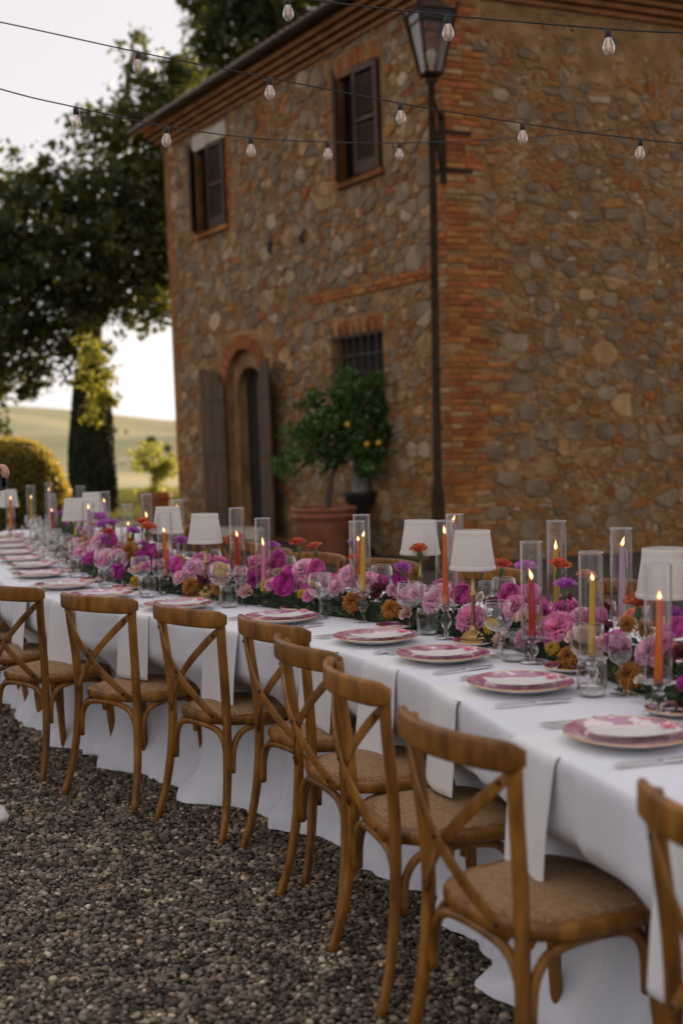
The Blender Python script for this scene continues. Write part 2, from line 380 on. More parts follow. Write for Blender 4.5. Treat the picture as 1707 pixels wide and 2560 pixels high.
def stones(Wf, wall, cells, holes, seed, keep, maxobj, clsf):
    R = np.random.RandomState(seed); items = []
    for c, q, r in cells:
        bad = False
        for (u0, u1, v0, v1) in holes:
            if u0 < c[0] < u1 and v0 < c[1] < v1: bad = True; break
            if q[:, 0].min() < u1 and q[:, 0].max() > u0 and q[:, 1].min() < v1 and q[:, 1].max() > v0:
                g = [(u0 - c[0], 0, u0), (c[0] - u1, 1, u1), (v0 - c[1], 2, v0), (c[1] - v1, 3, v1)]; _, s, lim = max(g)
                ax = 0 if s < 2 else 1; q = q.copy(); q[:, ax] = np.minimum(q[:, ax], lim) if s % 2 == 0 else np.maximum(q[:, ax], lim)
        if bad or not keep(c): continue
        ar = .5 * abs(np.dot(q[:, 0], np.roll(q[:, 1], 1)) - np.dot(q[:, 1], np.roll(q[:, 0], 1)))
        if ar < .0012: continue
        items.append((ar, c, q, r))
    items.sort(key=lambda a: -a[0]); mb = MB()
    for k, (ar, c, q, r) in enumerate(items):
        big = ar > .012; v, f = ring_stone(q, q.mean(0), R, (.008 + .012 * R.rand()) * (1.3 if big else .9), big); mi = clsf(ar, c, R)
        if k < maxobj:
            o0 = Wf(c[0], c[1], 0); vv = [Wf(a, b, w) - o0 for a, b, w in v]
            obj('stone', mesh('stone', vv, f, STONE[mi], False), wall, Matrix.Translation(tuple(o0)))
        else: mb.add([tuple(Wf(a, b, w)) for a, b, w in v], f, mi)
    if mb.v: stuff(obj('small_stones', mb.mesh('small_stones', STONE), wall))
    print('stones', len(items))
def wall_grid(Wf, us, vs, holes, w=0):
    v = []; f = []
    for j in range(len(vs) - 1):
        for i in range(len(us) - 1):
            uc, vc = (us[i] + us[i + 1]) / 2, (vs[j] + vs[j + 1]) / 2
            if any(a < uc < b and c < vc < d for a, b, c, d in holes): continue
            k = len(v); v += [Wf(us[i], vs[j], w), Wf(us[i + 1], vs[j], w), Wf(us[i + 1], vs[j + 1], w), Wf(us[i], vs[j + 1], w)]; f.append((k, k + 1, k + 2, k + 3))
    return v, f
WIN1 = (6.06, 7.24, 5.05, 6.44); WIN2 = (1.35, 2.44, 5.0, 6.40); BARS = (1.50, 2.78, 1.86, 2.95); DO = (5.05, 6.42, 0, 3.08)
holesL = [WIN1, WIN2, BARS, DO]
us = sorted({0, LL, *[h[0] for h in holesL], *[h[1] for h in holesL]}); vsL = sorted({0, HW, *[h[2] for h in holesL], *[h[3] for h in holesL]})
v, f = wall_grid(WL, us, vsL, holesL)
DC, DHW, DSP = 5.735, .66, 2.42                       # door centre, half width, springing
def arch(u, hw, sp, ap): return sp + (ap - sp) * math.sqrt(max(0, 1 - ((u - DC) / hw) ** 2))
def vstrip(u0, u1, n, lo, hi, w):
    v = []; f = []
    for i in range(n + 1):
        u = u0 + (u1 - u0) * i / n; v += [WL(u, lo(u), w), WL(u, hi(u), w)]
    for i in range(n): f.append((2 * i, 2 * i + 2, 2 * i + 3, 2 * i + 1))
    return v, f
wallL = obj('wall', None or mesh('wall', v, f, m_mortar), house)
b = MB(); b.add(v, f)
va, fa = vstrip(DC - DHW, DC + DHW, 20, lambda u: arch(u, DHW, DSP, 3.02), lambda u: DO[3], 0); b.add(va, fa)
for a0, a1 in ((DO[0], DC - DHW), (DC + DHW, DO[1])): va, fa = vstrip(a0, a1, 1, lambda u: 0, lambda u: DO[3], 0); b.add(va, fa)
wallL.data = b.mesh('wall', m_mortar)
v, f = wall_grid(WR, [0, LR], [0, HW], []); wallR = obj('wall', mesh('wall', v, f, m_mortar), house)
# plain hidden sides close the house
p1, p2, p3 = WL(LL, 0), WL(LL, 0) + WR(LR, 0), WR(LR, 0)
v = [p1, p2, p2 + UPV * HW, p1 + UPV * HW, p2, p3, p3 + UPV * HW, p2 + UPV * HW]
obj('rear_wall', mesh('rear_wall', v, [(0, 1, 2, 3), (4, 5, 6, 7)], m_mortar), house)

# right wall: heroes seen in the photo (zoomed pixel centre, half sizes)
def wsolve(px, d, w=None):
    n0 = NL if d is DL else NRM; Mx = np.array([d, UPV, -ray(*px)]).T; s = np.linalg.solve(Mx, _C - corner); return s[0], s[1]
hz = [(560,500,100,58),(780,470,55,92),(910,525,65,66),(585,735,122,55),(1110,800,80,48),(1030,710,62,55),(635,1130,82,66),(745,1240,92,50),(690,1360,102,55),(745,1020,78,58),(920,1020,86,62),(1100,1020,82,58),(1420,1145,86,62),(1250,1165,64,52),(512,1310,75,50),(605,75,60,48),(525,155,50,48),(650,1610,62,82),(1165,1580,84,62),(1500,870,90,66),(885,60,60,50),(740,270,66,42),(1290,270,70,60),(1150,440,60,62),(460,1510,84,40),(970,1560,80,45),(1210,1400,60,60),(860,830,70,36),(630,620,70,40),(1240,1020,66,52),(540,1220,60,44),(660,170,55,45),(1120,240,58,50),(1310,400,60,44),(1000,600,46,40),(1390,540,50,42)]
her = []
for x, y, a, b_ in hz:
    u, v_ = wsolve((1050 + x * .419, 650 + y * .419), DR); k = .419 * 15.6 / 3100; her.append((u, v_, .5 * (a + b_ * 1.3) * k * .98, a * k * 1.05, b_ * k))
hz2 = [(750,580,62,60),(620,490,55,38),(1030,590,40,70),(1130,520,110,20),(1460,660,70,40),(790,975,48,30),(890,1130,60,35),(1420,1080,50,55),(1060,900,60,50),(1200,590,36,30),(1310,960,40,38),(570,1015,40,22),(1540,590,50,45),(730,1400,52,38),(1070,1050,48,50),(590,270,40,36)]
for x, y, a, b_ in hz2:
    u, v_ = wsolve((950 + x * .4828, y * .4828), DR); k = .4828 * 15.8 / 3100; her.append((u, v_, .5 * (a + b_ * 1.3) * k * .95, a * k * 1.05, b_ * k))
inview = lambda u, v, R: u < 4.6
cells = rubble(LR, HW, her, [((.13, .22, lambda u, v, R: v < 4.4 and R.rand() < .6), 300), ((.065, .11), 1500), ((.034, .06, inview), 4200), ((.022, .032, lambda u, v, R: u < 3.9), 4200)], 3)
def clsR(ar, c, R):
    k = R.rand()
    if ar > .035: return 0 if k < .86 else 1
    if ar > .011: return 0 if k < .45 else 1 if k < .72 else 2 if k < .88 else 3 if k < .96 else 4
    return 0 if k < .16 else 1 if k < .50 else 2 if k < .75 else 3 if k < .9 else 4
def keepR(c):
    if c[1] > 6.15 + .22 * sin(c[0] * 2.1) and c[0] > .3: return (c[0] * 7.3 + c[1] * 3.1) % 1 < .22      # rendered patch below the eaves
    return c[0] > .50 + .12 * ((int(c[1] / .3)) % 2)
stones(WR, wallR, cells, [], 5, keepR, 300, clsR)
cells = rubble(LL, HW, [], [((.13, .24), 330), ((.075, .13), 1700), ((.045, .07), 5200), ((.03, .042, lambda u, v, R: u < 5), 4500)], 9)
def clsL(ar, c, R):
    k = R.rand()
    if ar > .03: return 0 if k < .7 else 1 if k < .9 else 4
    if ar > .011: return 0 if k < .45 else 1 if k < .75 else 2 if k < .88 else 3 if k < .95 else 4
    return 0 if k < .22 else 1 if k < .52 else 2 if k < .72 else 3 if k < .9 else 4
frm = [(WIN1[0] - .22, WIN1[1] + .12, WIN1[2] - .1, WIN1[3] + .26), (WIN2[0] - .1, WIN2[1] + .26, WIN2[2] - .1, WIN2[3] + .3), (BARS[0] - .04, BARS[1] + .04, BARS[2] - .02, BARS[3] + .28), (4.72, 6.75, 0, 3.32), (.3, 3.4, 3.45, 3.6)]
stones(WL, wallL, cells, frm, 6, lambda c: .22 < c[0] < LL - .24 - .1 * (int(c[1] / .25) % 2), 300, clsL)
# bricks: shared meshes
def brick_mesh(l, h, d, Wf, seed):
    R = np.random.RandomState(seed); v = []; e = .006
    for (w, s) in ((-.03, 0), (d - .006, 0), (d, e)):
        for a, b_ in ((s, s), (l - s, s), (l - s, h - s), (s, h - s)): v.append(Wf(a + R.normal(0, .002), b_ + R.normal(0, .002), w + (R.normal(0, .002) if w > 0 else 0)))
    f = [(8, 9, 10, 11)] + [(j * 4 + i, j * 4 + (i + 1) % 4, (j + 1) * 4 + (i + 1) % 4, (j + 1) * 4 + i) for j in range(2) for i in range(4)]
    return mesh('brick', v, f, m_br)
BL = {}
def brick(Wf, wall, u, v, l, h=.062, d=.018, name='brick'):
    key = (Wf is WL, round(l, 2), round(h, 2), rnd.randrange(3))
    if key not in BL: BL[key] = brick_mesh(key[1], h, d, Wf, key[3] + 5)
    o = obj(name, BL[key], wall, Matrix.Translation(tuple(Wf(u, v, rnd.uniform(-.008, .004)))))
    if rnd.random() < .25: o.material_slots[0].link = 'OBJECT'; o.material_slots[0].material = m_st if rnd.random() < .6 else m_so
    return o
nb = 0
for k in range(int(HW / .074)):
    v0 = k * .074 + .004; l = [.28, .14, .21][k % 3] if rnd.random() < .8 else .28
    if rnd.random() < .93: brick(WR, wallR, .004, v0, l)
    u = l + .012
    for _ in range(rnd.choice([1, 1, 1, 2])):
        if u > .6: break
        l2 = rnd.choice([.28, .28, .21, .14]); brick(WR, wallR, u, v0, l2); u += l2 + .012
    brick(WL, wallL, .004, v0, [.14, .26, .21][k % 3] if rnd.random() < .7 else .14)
mb = MB()
def jb(u, v, l, h=.062, d=.016): 
    vv = [tuple(WL(u + a, v + b_, w)) for w in (-.02, d) for a, b_ in ((0, 0), (l, 0), (l, h), (0, h))]; mb.add(vv, [(4, 5, 6, 7), (0, 1, 5, 4), (1, 2, 6, 5), (2, 3, 7, 6), (3, 0, 4, 7)])
for k in range(int(HW / .074)):
    l = rnd.choice([.14, .28, .32]); jb(LL - l - .004, k * .074 + .004, l)
# window and door brick surrounds
for (u0, u1, v0, v1), side in ((WIN1, -1), (WIN2, 1)):
    for k in range(int((v1 - v0) / .074) + 1):
        l = rnd.choice([.14, .2, .1]); brick(WL, wallL, u0 - l - .004 if side < 0 else u1 + .004, v0 + k * .074, l)
    for k in range(4): brick(WL, wallL, (u0 - .26 if side < 0 else u1 + .15), v0 + .1 + k * .3, .14)
lint = MB(); lint.box((0, 0, 0), (.001, .001, .001)); lint = MB()
lw = [WL(a, b_, w) for w in (-.02, .02) for a, b_ in ((WIN1[0] - .05, WIN1[3] + .002), (WIN1[1] + .1, WIN1[3] + .002), (WIN1[1] + .1, WIN1[3] + .25), (WIN1[0] - .05, WIN1[3] + .25))]
obj('lintel', mesh('lintel', lw, [(4, 5, 6, 7), (0, 1, 5, 4), (1, 2, 6, 5), (2, 3, 7, 6), (3, 0, 4, 7)], m_lint), house)
for k in range(16): brick(WL, wallL, WIN2[0] - .04 + k * .075, WIN2[3] + .01 + .05 * sin(pi * k / 15), .062, .22)
for k in range(17): brick(WL, wallL, BARS[0] - .02 + k * .077, BARS[3] + .01, .064, .2)
for k in range(10): brick(WL, wallL, .35 + k * .3, 3.47 + .004 * (k % 3), .28, .062, .03)
for k in range(10): brick(WL, wallL, .45 + k * .3, 3.54 + .003 * (k % 2), .28, .055, .022)
# voussoirs of the door arch
for k in range(27):
    a = pi * (k + .5) / 27; rr = [(DHW + .01, .60), (DHW + .235, .80)]
    c0 = (DC + (DHW + .012) * cos(a), DSP + .612 * sin(a)); dirv = np.array([cos(a), sin(a)]); tv = np.array([-sin(a), cos(a)]); hw_ = .031
    q = [np.array(c0) + tv * -hw_, np.array(c0) + dirv * .22 - tv * hw_ * 1.25, np.array(c0) + dirv * .22 + tv * hw_ * 1.25, np.array(c0) + tv * hw_]
    o0 = WL(c0[0], c0[1], 0); vv = [WL(p[0], p[1], w) - o0 for w in (-.02, .02) for p in q]
    obj('brick', mesh('brick', vv, [(4, 5, 6, 7), (0, 1, 5, 4), (1, 2, 6, 5), (2, 3, 7, 6), (3, 0, 4, 7)], m_br), wallL, Matrix.Translation(tuple(o0)))
for k in range(32):
    for s_, uu in ((-1, DC - DHW), (1, DC + DHW)):
        l = rnd.choice([.14, .24, .2]); jb(uu - l - .006 if s_ < 0 else uu + .006, k * .074, l)
stuff(obj('brickwork', mb.mesh('brickwork', m_brj), wallL))

def reveal(outline, w0, w1, m, name, parent):
    v = [WL(u, q, w) for w in (w0, w1) for u, q in outline]; n = len(outline)
    return obj(name, mesh(name, v, [(i, i + 1, n + i + 1, n + i) for i in range(n - 1)], m), parent)
# door: outer arch, inner brick arch, near-black sheet standing for the unlit room
nA = 18; oa = [(DC - DHW, 0)] + [(DC - DHW * cos(pi * i / nA), arch(DC - DHW * cos(pi * i / nA), DHW, DSP, 3.02)) for i in range(nA + 1)] + [(DC + DHW, 0)]
reveal(oa, 0, -.10, m_mortar, 'door_reveal', house)
IH, IS, IA = .47, 2.36, 2.74
b = MB(); va, fa = vstrip(DC - IH, DC + IH, 18, lambda u: arch(u, IH, IS, IA), lambda u: arch(u, DHW, DSP, 3.02), -.10); b.add(va, fa)
for a0, a1 in ((DC - DHW, DC - IH), (DC + IH, DC + DHW)):
    va, fa = vstrip(a0, a1, 4, lambda u: 0, lambda u: arch(u, DHW, DSP, 3.02), -.10); b.add(va, fa)
obj('inner_arch', b.mesh('inner_arch', m_mortar), house)
ia = [(DC - IH, 0)] + [(DC - IH * cos(pi * i / nA), arch(DC - IH * cos(pi * i / nA), IH, IS, IA)) for i in range(nA + 1)] + [(DC + IH, 0)]
reveal(ia, -.10, -.27, m_mortar, 'inner_reveal', house)
obj('doorway_shade', mesh('doorway_shade', [WL(DC - .6, 0, -.27), WL(DC + .6, 0, -.27), WL(DC + .6, 3, -.27), WL(DC - .6, 3, -.27)], [(0, 1, 2, 3)], m_dark), house)  # flat dark sheet: shade of the room put into its colour
obj('threshold', mesh('threshold', [WL(a, b_, w) for a, b_, w in ((DC - .75, 0, .22), (DC + .75, 0, .22), (DC + .75, .14, .22), (DC - .75, .14, .22), (DC - .75, .14, -.7), (DC + .75, .14, -.7), (DC - .75, 0, -.1), (DC + .75, 0, -.1))], [(0, 1, 2, 3), (3, 2, 5, 4), (0, 3, 6), (1, 7, 2)], m_lint), house)
def leaf(hu, sgn, th, width=.80):
    """arched plank door leaf; hinge at u=hu, opens outward, lies th off the wall"""
    D = np.array([sgn * cos(th), sin(th)])           # (u, w) direction from hinge
    Nn = np.array([-sgn * sin(th), cos(th)])
    pw = width / 5; t = .045; par = None
    for k in range(5):
        a0, a1 = k * pw + .003, (k + 1) * pw - .003; z0 = .10
        tp = lambda a: 2.42 + .40 * math.sqrt(max(0, 1 - ((width - a) / width) ** 2)) * .9
        v = []
        for q in (0.01, t):
            for a in (a0, a1):
                for z in (z0, tp(a)):
                    p = np.array([hu, .03]) + D * a + Nn * q; v.append(WL(p[0], z, p[1]))
        f = [(0, 1, 3, 2), (4, 6, 7, 5), (0, 4, 5, 1), (2, 3, 7, 6), (1, 5, 7, 3), (0, 2, 6, 4)]
        if par is None: par = obj('door', mesh('door', v, f, m_door), house)
        else: obj('plank', mesh('plank', v, f, m_door), par)
    for z in (.45, 1.35, 2.25):
        b = MB(); p0 = np.array([hu, .03]) + Nn * (t + .006); p1 = p0 + D * width * .8
        b.sweep([tuple(WL(p0[0], z, p0[1])), tuple(WL(p1[0], z, p1[1]))], rrect(.005, .02, .003, 1), (0, 0, 1)); obj('hinge_strap', b.mesh('hinge_strap', m_iron), par)
leaf(DC + DHW - .02, 1, radians(5)); leaf(DC - DHW + .02, -1, radians(15))
# shutters
m_slat = None
def shutter(hu, sgn, th, v0, v1, width, w0=.02):
    D = np.array([sgn * cos(th), sin(th)]); Nn = np.array([-sgn * sin(th), cos(th)]) * .04
    def pt(a, z, q):
        p = np.array([hu, w0]) + D * a + Nn * q; return tuple(WL(p[0], z, p[1]))
    b = MB()
    def bar(a0, a1, z0, z1):
        v = [pt(a, z, q) for q in (0, 1) for a, z in ((a0, z0), (a1, z0), (a1, z1), (a0, z1))]
        b.add(v, [(3, 2, 1, 0), (4, 5, 6, 7), (0, 1, 5, 4), (1, 2, 6, 5), (2, 3, 7, 6), (3, 0, 4, 7)])
    bar(0, .07, v0, v1); bar(width - .07, width, v0, v1); bar(.07, width - .07, v0, v0 + .16); bar(.07, width - .07, v1 - .08, v1); bar(.07, width - .07, (v0 + v1) / 2 - .03, (v0 + v1) / 2 + .03)
    sh = obj('shutter', b.mesh('shutter', m_shut), house); z = v0 + .17; sm = None
    while z < v1 - .13:
        if not (v0 + v1) / 2 - .07 < z < (v0 + v1) / 2 + .03:
            if sm is None:
                o0 = np.array(pt(0, z, 0)); sm = mesh('slat', [np.array(pt(a, z + dz, q)) - o0 for a in (.072, width - .072) for dz, q in ((.0, .95), (.006, .95), (.04, .1), (.034, .1))], [(0, 1, 5, 4), (1, 2, 6, 5), (2, 3, 7, 6), (3, 0, 4, 7)], m_shut)
            obj('slat', sm, sh, Matrix.Translation(pt(0, z, 0)))
        z += .042
for (u0, u1, v0, v1), tl, tr in ((WIN1, 33, 4), (WIN2, 33, 6)):
    o = [(u0, v0), (u0, v1), (u1, v1), (u1, v0), (u0, v0)]; wd = reveal(o, 0, -.32, m_brj, 'window', house)
    obj('shade_sheet', mesh('shade_sheet', [WL(u0, v0, -.10), WL(u1, v0, -.10), WL(u1, v1, -.10), WL(u0, v1, -.10)], [(0, 1, 2, 3)], m_dark), wd)  # opaque near-black sheet in place of the shade behind the shutters
    sb = [WL(a, b_, w) for w in (-.1, .07) for a, b_ in ((u0 - .05, v0 - .07), (u1 + .05, v0 - .07), (u1 + .05, v0 + .002), (u0 - .05, v0 + .002))]
    obj('sill', mesh('sill', sb, [(4, 5, 6, 7), (0, 1, 5, 4), (1, 2, 6, 5), (2, 3, 7, 6), (3, 0, 4, 7)], m_br), wd)
    w_ = (u1 - u0) / 2; shutter(u1 - .01, -1, radians(tl), v0 + .01, v1 - .01, w_ - .02); shutter(u0 + .01, 1, radians(tr), v0 + .01, v1 - .01, w_ - .02)
# barred window
u0, u1, v0, v1 = BARS; wd = reveal([(u0, v0), (u0, v1), (u1, v1), (u1, v0), (u0, v0)], 0, -.35, m_mortar, 'window', house)
obj('shade_sheet', mesh('shade_sheet', [WL(u0, v0, -.14), WL(u1, v0, -.14), WL(u1, v1, -.14), WL(u0, v1, -.14)], [(0, 1, 2, 3)], m_dark), wd)  # opaque near-black sheet in place of the shade behind the bars
for k in range(7):
    u = u0 + .06 + k * (u1 - u0 - .12) / 6; b = MB(); b.tube([tuple(WL(u, v0 - .1, .06)), tuple(WL(u, v1 + .12, .06))], .014, 6, (1, 0, 0)); obj('iron_bar', b.mesh('iron_bar', m_iron), wd)
for k in range(5):
    q = v0 + .05 + k * (v1 - v0 - .08) / 4; b = MB(); b.tube([tuple(WL(u0 - .06, q, .055)), tuple(WL(u1 + .06, q, .055))], .013, 6); obj('iron_bar', b.mesh('iron_bar', m_iron), wd)
for (u, q) in ((4.6, 4.46), (3.57, 4.48)):
    b = MB(); b.lathe([(.001, .02), (.09, .02), (.105, .012), (.105, -.03)], 20)
    Mx = Matrix(((DL[0], 0, NL[0], 0), (DL[1], 0, NL[1], 0), (0, 1.15, 0, 0), (0, 0, 0, 1))); o0 = WL(u, q, 0)
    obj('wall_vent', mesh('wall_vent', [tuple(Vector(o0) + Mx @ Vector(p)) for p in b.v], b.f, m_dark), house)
# cornice, gutter, roof
def pathL(v, w): return [WL(LL, v, 0) + NL * w + DL * w, WR(0, v, 0) + (NL + NRM) * w * .92, WR(LR, v, w)]
for k, (d, hh) in enumerate(((.05, .075), (.12, .075), (.19, .075), (.27, .085))):
    z0 = HW - .02 + sum((.075, .075, .075, .085)[:k]); a = pathL(z0, -.05); a2 = pathL(z0, d); c = pathL(z0 + hh - .012, d); e = pathL(z0 + hh - .004, -.05)
    v = a + a2 + c + e; f = []
    for j in range(3):
        for i in range(2): f.append((j * 3 + i, j * 3 + i + 1, (j + 1) * 3 + i + 1, (j + 1) * 3 + i))
    f += [(0, 3, 6, 9)]
    obj('cornice_course', mesh('cornice_course', v, f, m_brj), house)
ZR = HW + .30
b = MB(); sec = [(.075 * cos(a), .075 * sin(a)) for a in np.linspace(pi, 2 * pi, 9)] + [(.068 * cos(a), .068 * sin(a)) for a in np.linspace(2 * pi, pi, 9)]
g0, g1 = pathL(ZR + .06, .40)[0] + DL * .15, pathL(ZR + .06, .40)[1]
b.sweep([tuple(g0), tuple(g1)], sec, (0, 0, 1)); obj('gutter', b.mesh('gutter', m_gut, True), house)
b = MB(); g2 = pathL(ZR + .06, .40)[2]; b.sweep([tuple(g1 + DR * .05), tuple(g2)], sec, (0, 0, 1)); obj('gutter', b.mesh('gutter', m_gut, True), house)
e0, e1, e2 = pathL(ZR + .03, .36); top = WL(LL / 2, ZR + 1.5, 0) + WR(LR / 2, 0, 0); e3 = WL(LL, ZR + .03) + WR(LR, 0) - NRM * .36 - NL * .36
roof = obj('roof', mesh('roof', [e0, e1, e2, e3, top], [(0, 1, 4), (1, 2, 4), (2, 3, 4), (3, 0, 4)], m_tile), house)
b = MB(); b.sweep([(0, 0, 0), (0, .45, .15)], [(.085 * cos(a), .07 * sin(a)) for a in np.linspace(0, pi, 7)] + [(.07 * cos(a), .055 * sin(a)) for a in np.linspace(pi, 0, 7)], (0, 0, 1)); tm = b.mesh('roof_tile', m_tile, True)
for A, B, nn in ((e0, e1, NL), (e1, e2, NRM)):
    L_ = np.linalg.norm(B - A); k = int(L_ / .2); d = (B - A) / L_
    Rm = Matrix(((d[0], -nn[0], 0, 0), (d[1], -nn[1], 0, 0), (0, 0, 1, 0), (0, 0, 0, 1)))
    for i in range(k):
        p = A + d * (i + .5) * .2 + nn * (.02 + .012 * rnd.random()); obj('roof_tile', tm, roof, Matrix.Translation((p[0], p[1], p[2] + .035)) @ Rm)
# ------------------------------------------------------------------ lamp post by the corner
m_post = mat('brown_post_paint', (.026, .015, .008), (.045, .027, .015), 10, .75, bump=.001, spec=.15)
m_lglass = thin_glass('lantern_glass', (.74, .68, .60), 1.5, .2, .45)
m_bulb = mat('frosted_bulb', (.7, .68, .62), None, 4, .3)
pb = PZ(1097, 1101 + 1.5 * F / 14.4, 0)
post = tag(empty('lamp_post', loc=tuple(pb)), 'tall brown lamp post with tapered glass lantern strapped to the house corner', 'lamp post')
b = MB(); b.lathe([(.16, 0), (.16, .10), (.10, .16), (.085, .5), (.075, .9), (.05, 1.0), (.045, 3), (.04, 5.55), (.075, 5.58), (.03, 5.64), (.001, 5.64)], 16); obj('pole', b.mesh('pole', m_post, True), post)
zb, zt, hb, ht = 5.66, 6.34, .095, .215
def fr(z): k = (z - zb) / (zt - zb); return hb + (ht - hb) * k
b = MB(); cs = [(1, 1), (-1, 1), (-1, -1), (1, -1)]; ra = radians(18)
def lp(i, z, s=1): x, y = cs[i % 4]; r = fr(z) * s; return (r * (x * cos(ra) - y * sin(ra)), r * (x * sin(ra) + y * cos(ra)), z)
for i in range(4):
    b.tube([lp(i, zb), lp(i, zt + .06, 1.06)], [.016, .02], 6, (0, 1, 0))
    for z, r in ((zb, .02), (zt, .018), (zt - .12, .012)): b.tube([lp(i, z), lp(i + 1, z)], r, 6)
b.add([lp(i, zt) for i in range(4)] + [(lp(i, zt)[0] * .3, lp(i, zt)[1] * .3, zt + .16) for i in range(4)], [(i, (i + 1) % 4, 4 + (i + 1) % 4, 4 + i) for i in range(4)])
b.lathe([(.07, zt + .16), (.07, zt + .42), (.11, zt + .43), (.03, zt + .55), (.001, zt + .62)], 10)
b.lathe([(.05, zb - .05), (.12, zb - .01), (.12, zb + .01)], 8)
obj('lantern_frame', b.mesh('lantern_frame', m_post), post)
for i in range(4): obj('glass_pane', mesh('glass_pane', [lp(i, zb + .01, .98), lp(i + 1, zb + .01, .98), lp(i + 1, zt - .01, .98), lp(i, zt - .01, .98)], [(0, 1, 2, 3)], m_lglass), post)
b = MB(); b.lathe([(.02, zb + .02), (.02, zb + .1), (.055, zb + .17), (.06, zb + .22), (.04, zb + .27), (.001, zb + .285)], 14); obj('bulb', b.mesh('bulb', m_bulb, True), post)
cr_ = corner - pb; b = MB()
def cc(z, a=0, out_=.03): return cr_ + UPV * z + (NL + NRM) * out_ * .9 + np.array([a, 0, 0])
b.sweep([tuple(cc(4.55)), tuple(cc(5.38))], rrect(.045, .02, .005, 1), (0, 1, 0))
for z in (4.72, 5.16):
    b.sweep([tuple(cr_ + WR(0, z) + (NL + NRM) * .02), tuple(cr_ + WR(.38, z, .02))], rrect(.008, .028, .004, 1)); b.sweep([tuple(cr_ + WR(0, z) + (NL + NRM) * .02), tuple(cr_ + WL(.25, z, .02))], rrect(.008, .028, .004, 1))
b.tube([tuple(cc(5.3)), (0, 0, 5.42)], .02, 6, (0, 1, 0)); b.tube([tuple(p) for p in curve3([(0, 0, 5.35), tuple(.35 * cc(5.1) + np.array([0, 0, 3.25])), tuple(.7 * cc(4.75) + .3 * np.array([0, 0, 4.75])), tuple(cc(4.72)), tuple(cc(4.95))], 16)], .018, 6, (0, 1, 0))
obj('wall_bracket', b.mesh('wall_bracket', m_post), post)

# ------------------------------------------------------------------ foliage
m_leaf = mat('tree_leaf', (.022, .031, .008), (.052, .066, .015), 1.5, .55, transl=.32, tcol=(.15, .16, .015), tint=.4)
m_leaf2 = mat('sunlit_vine_leaf', (.10, .13, .025), (.22, .22, .045), 2, .55, transl=.5, tcol=(.36, .34, .035), tint=.4)  # lighter and yellower than the crown: sunlight put into the leaf colour
m_cyp = mat('cypress_leaf', (.018, .028, .010), (.040, .055, .018), 3, .7, transl=.15, tint=.45)
m_hedge = mat('hedge_leaf', (.05, .055, .014), (.13, .125, .030), 3, .45, transl=.5, tcol=(.62, .46, .07), tint=.4)
m_lemonleaf = mat('lemon_leaf', (.036, .085, .018), (.085, .155, .034), 5, .35, transl=.3, tcol=(.10, .20, .02), tint=.45)
m_lime = mat('lime_leaf', (.10, .15, .028), (.20, .24, .055), 5, .45, transl=.5, tcol=(.58, .56, .08), tint=.4)
m_bark = mat('bark', (.045, .032, .022), (.10, .075, .05), 6, .9, bump=.02, bscale=14)
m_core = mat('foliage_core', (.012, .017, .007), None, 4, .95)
m_lemon = mat('lemon_skin', (.60, .33, .02), (.55, .28, .018), 9, .45, bump=.002, bscale=60)
def leaves(C, size, asp=.5, up=0., R=NR):
    """rhombic leaf at each centre, random facing; C (n,3)"""
    n = len(C); a = R.normal(0, 1, (n, 3)); a[:, 2] += up; a /= np.linalg.norm(a, axis=1)[:, None]; q = R.normal(0, 1, (n, 3)); b_ = np.cross(a, q); b_ /= np.linalg.norm(b_, axis=1)[:, None]
    c_ = np.cross(a, b_); L = (size * R.uniform(.6, 1.35, n))[:, None]; Wd = L * asp
    V = np.stack([C - a * L * .5, C + b_ * Wd * .5 + c_ * L * .08, C + a * L * .5, C - b_ * Wd * .5 + c_ * L * .08], 1).reshape(-1, 3)
    return V, np.arange(4 * n).reshape(-1, 4), np.repeat(R.beta(2, 2, n), 4)
def clump(lobes, per, nleaf, sig, R=NR, edge=.12):
    """lobes: (centre, radii) ; clump centres inside each lobe, leaves round each"""
    o = []
    for c, r in lobes:
        k = max(2, int(per * (r[0] * r[2] / .8))); d = R.normal(0, 1, (k, 3)); d /= np.linalg.norm(d, axis=1)[:, None]; d *= (R.rand(k, 1) ** .42) * (1 + edge * R.rand(k, 1))
        cc_ = np.array(c) + d * np.array(r)
        for p in cc_: o.append(p + R.normal(0, 1, (nleaf, 3)) * sig * R.uniform(.6, 1.3) * np.array([1, 1, .75]))
    return np.concatenate(o)
def lobe(x, y, r, Y, ky=1.0, kz=1.0): q = r * Y / F; return (PY(x, y, Y), (q, q * ky, q * kz))
# big tree left
Yb = 31.
big = [lobe(*a, Yb + a[0] % 5 - 2) for a in ((50,580,140),(60,770,150),(-40,700,160),(170,880,80),(230,650,170),(310,450,130),(365,270,75),(372,680,110),(335,105,30),(430,380,90),(140,510,80),(430,560,110),(10,900,80),(405,770,40),(240,330,50),(110,455,38),(30,480,40),(420,215,60),(300,260,40),(95,960,40),(-90,560,150),(-120,850,160),(330,150,28),(300,720,90),(440,250,70),(425,480,110),(380,560,110),(300,570,110),(440,660,70),(400,340,80))]
tb = PZ(238, 1112 + 1.5 * F / Yb, 0)
tree = tag(empty('broadleaf_tree', loc=tuple(tb)), 'large dark backlit broadleaf tree rising beside the far end of the farmhouse', 'tree')
C_ = clump(big, 43, 27, .165, edge=.6) - tb
V, T, tn = leaves(C_, .19, .55); obj('crown', npmesh('crown', V, T, m_leaf, False, tn), tree)
print('tree leaves', len(T))
b = MB(); fork = PY(235, 800, Yb) - tb; b.tube([(0, 0, -.1), (.02, 0, .8), tuple(fork * np.array([.6, 1, .6])), tuple(fork)], [.42, .32, .28, .22], 12, (0, 1, 0)); obj('trunk', b.mesh('trunk', m_bark, True), tree)
b = MB()
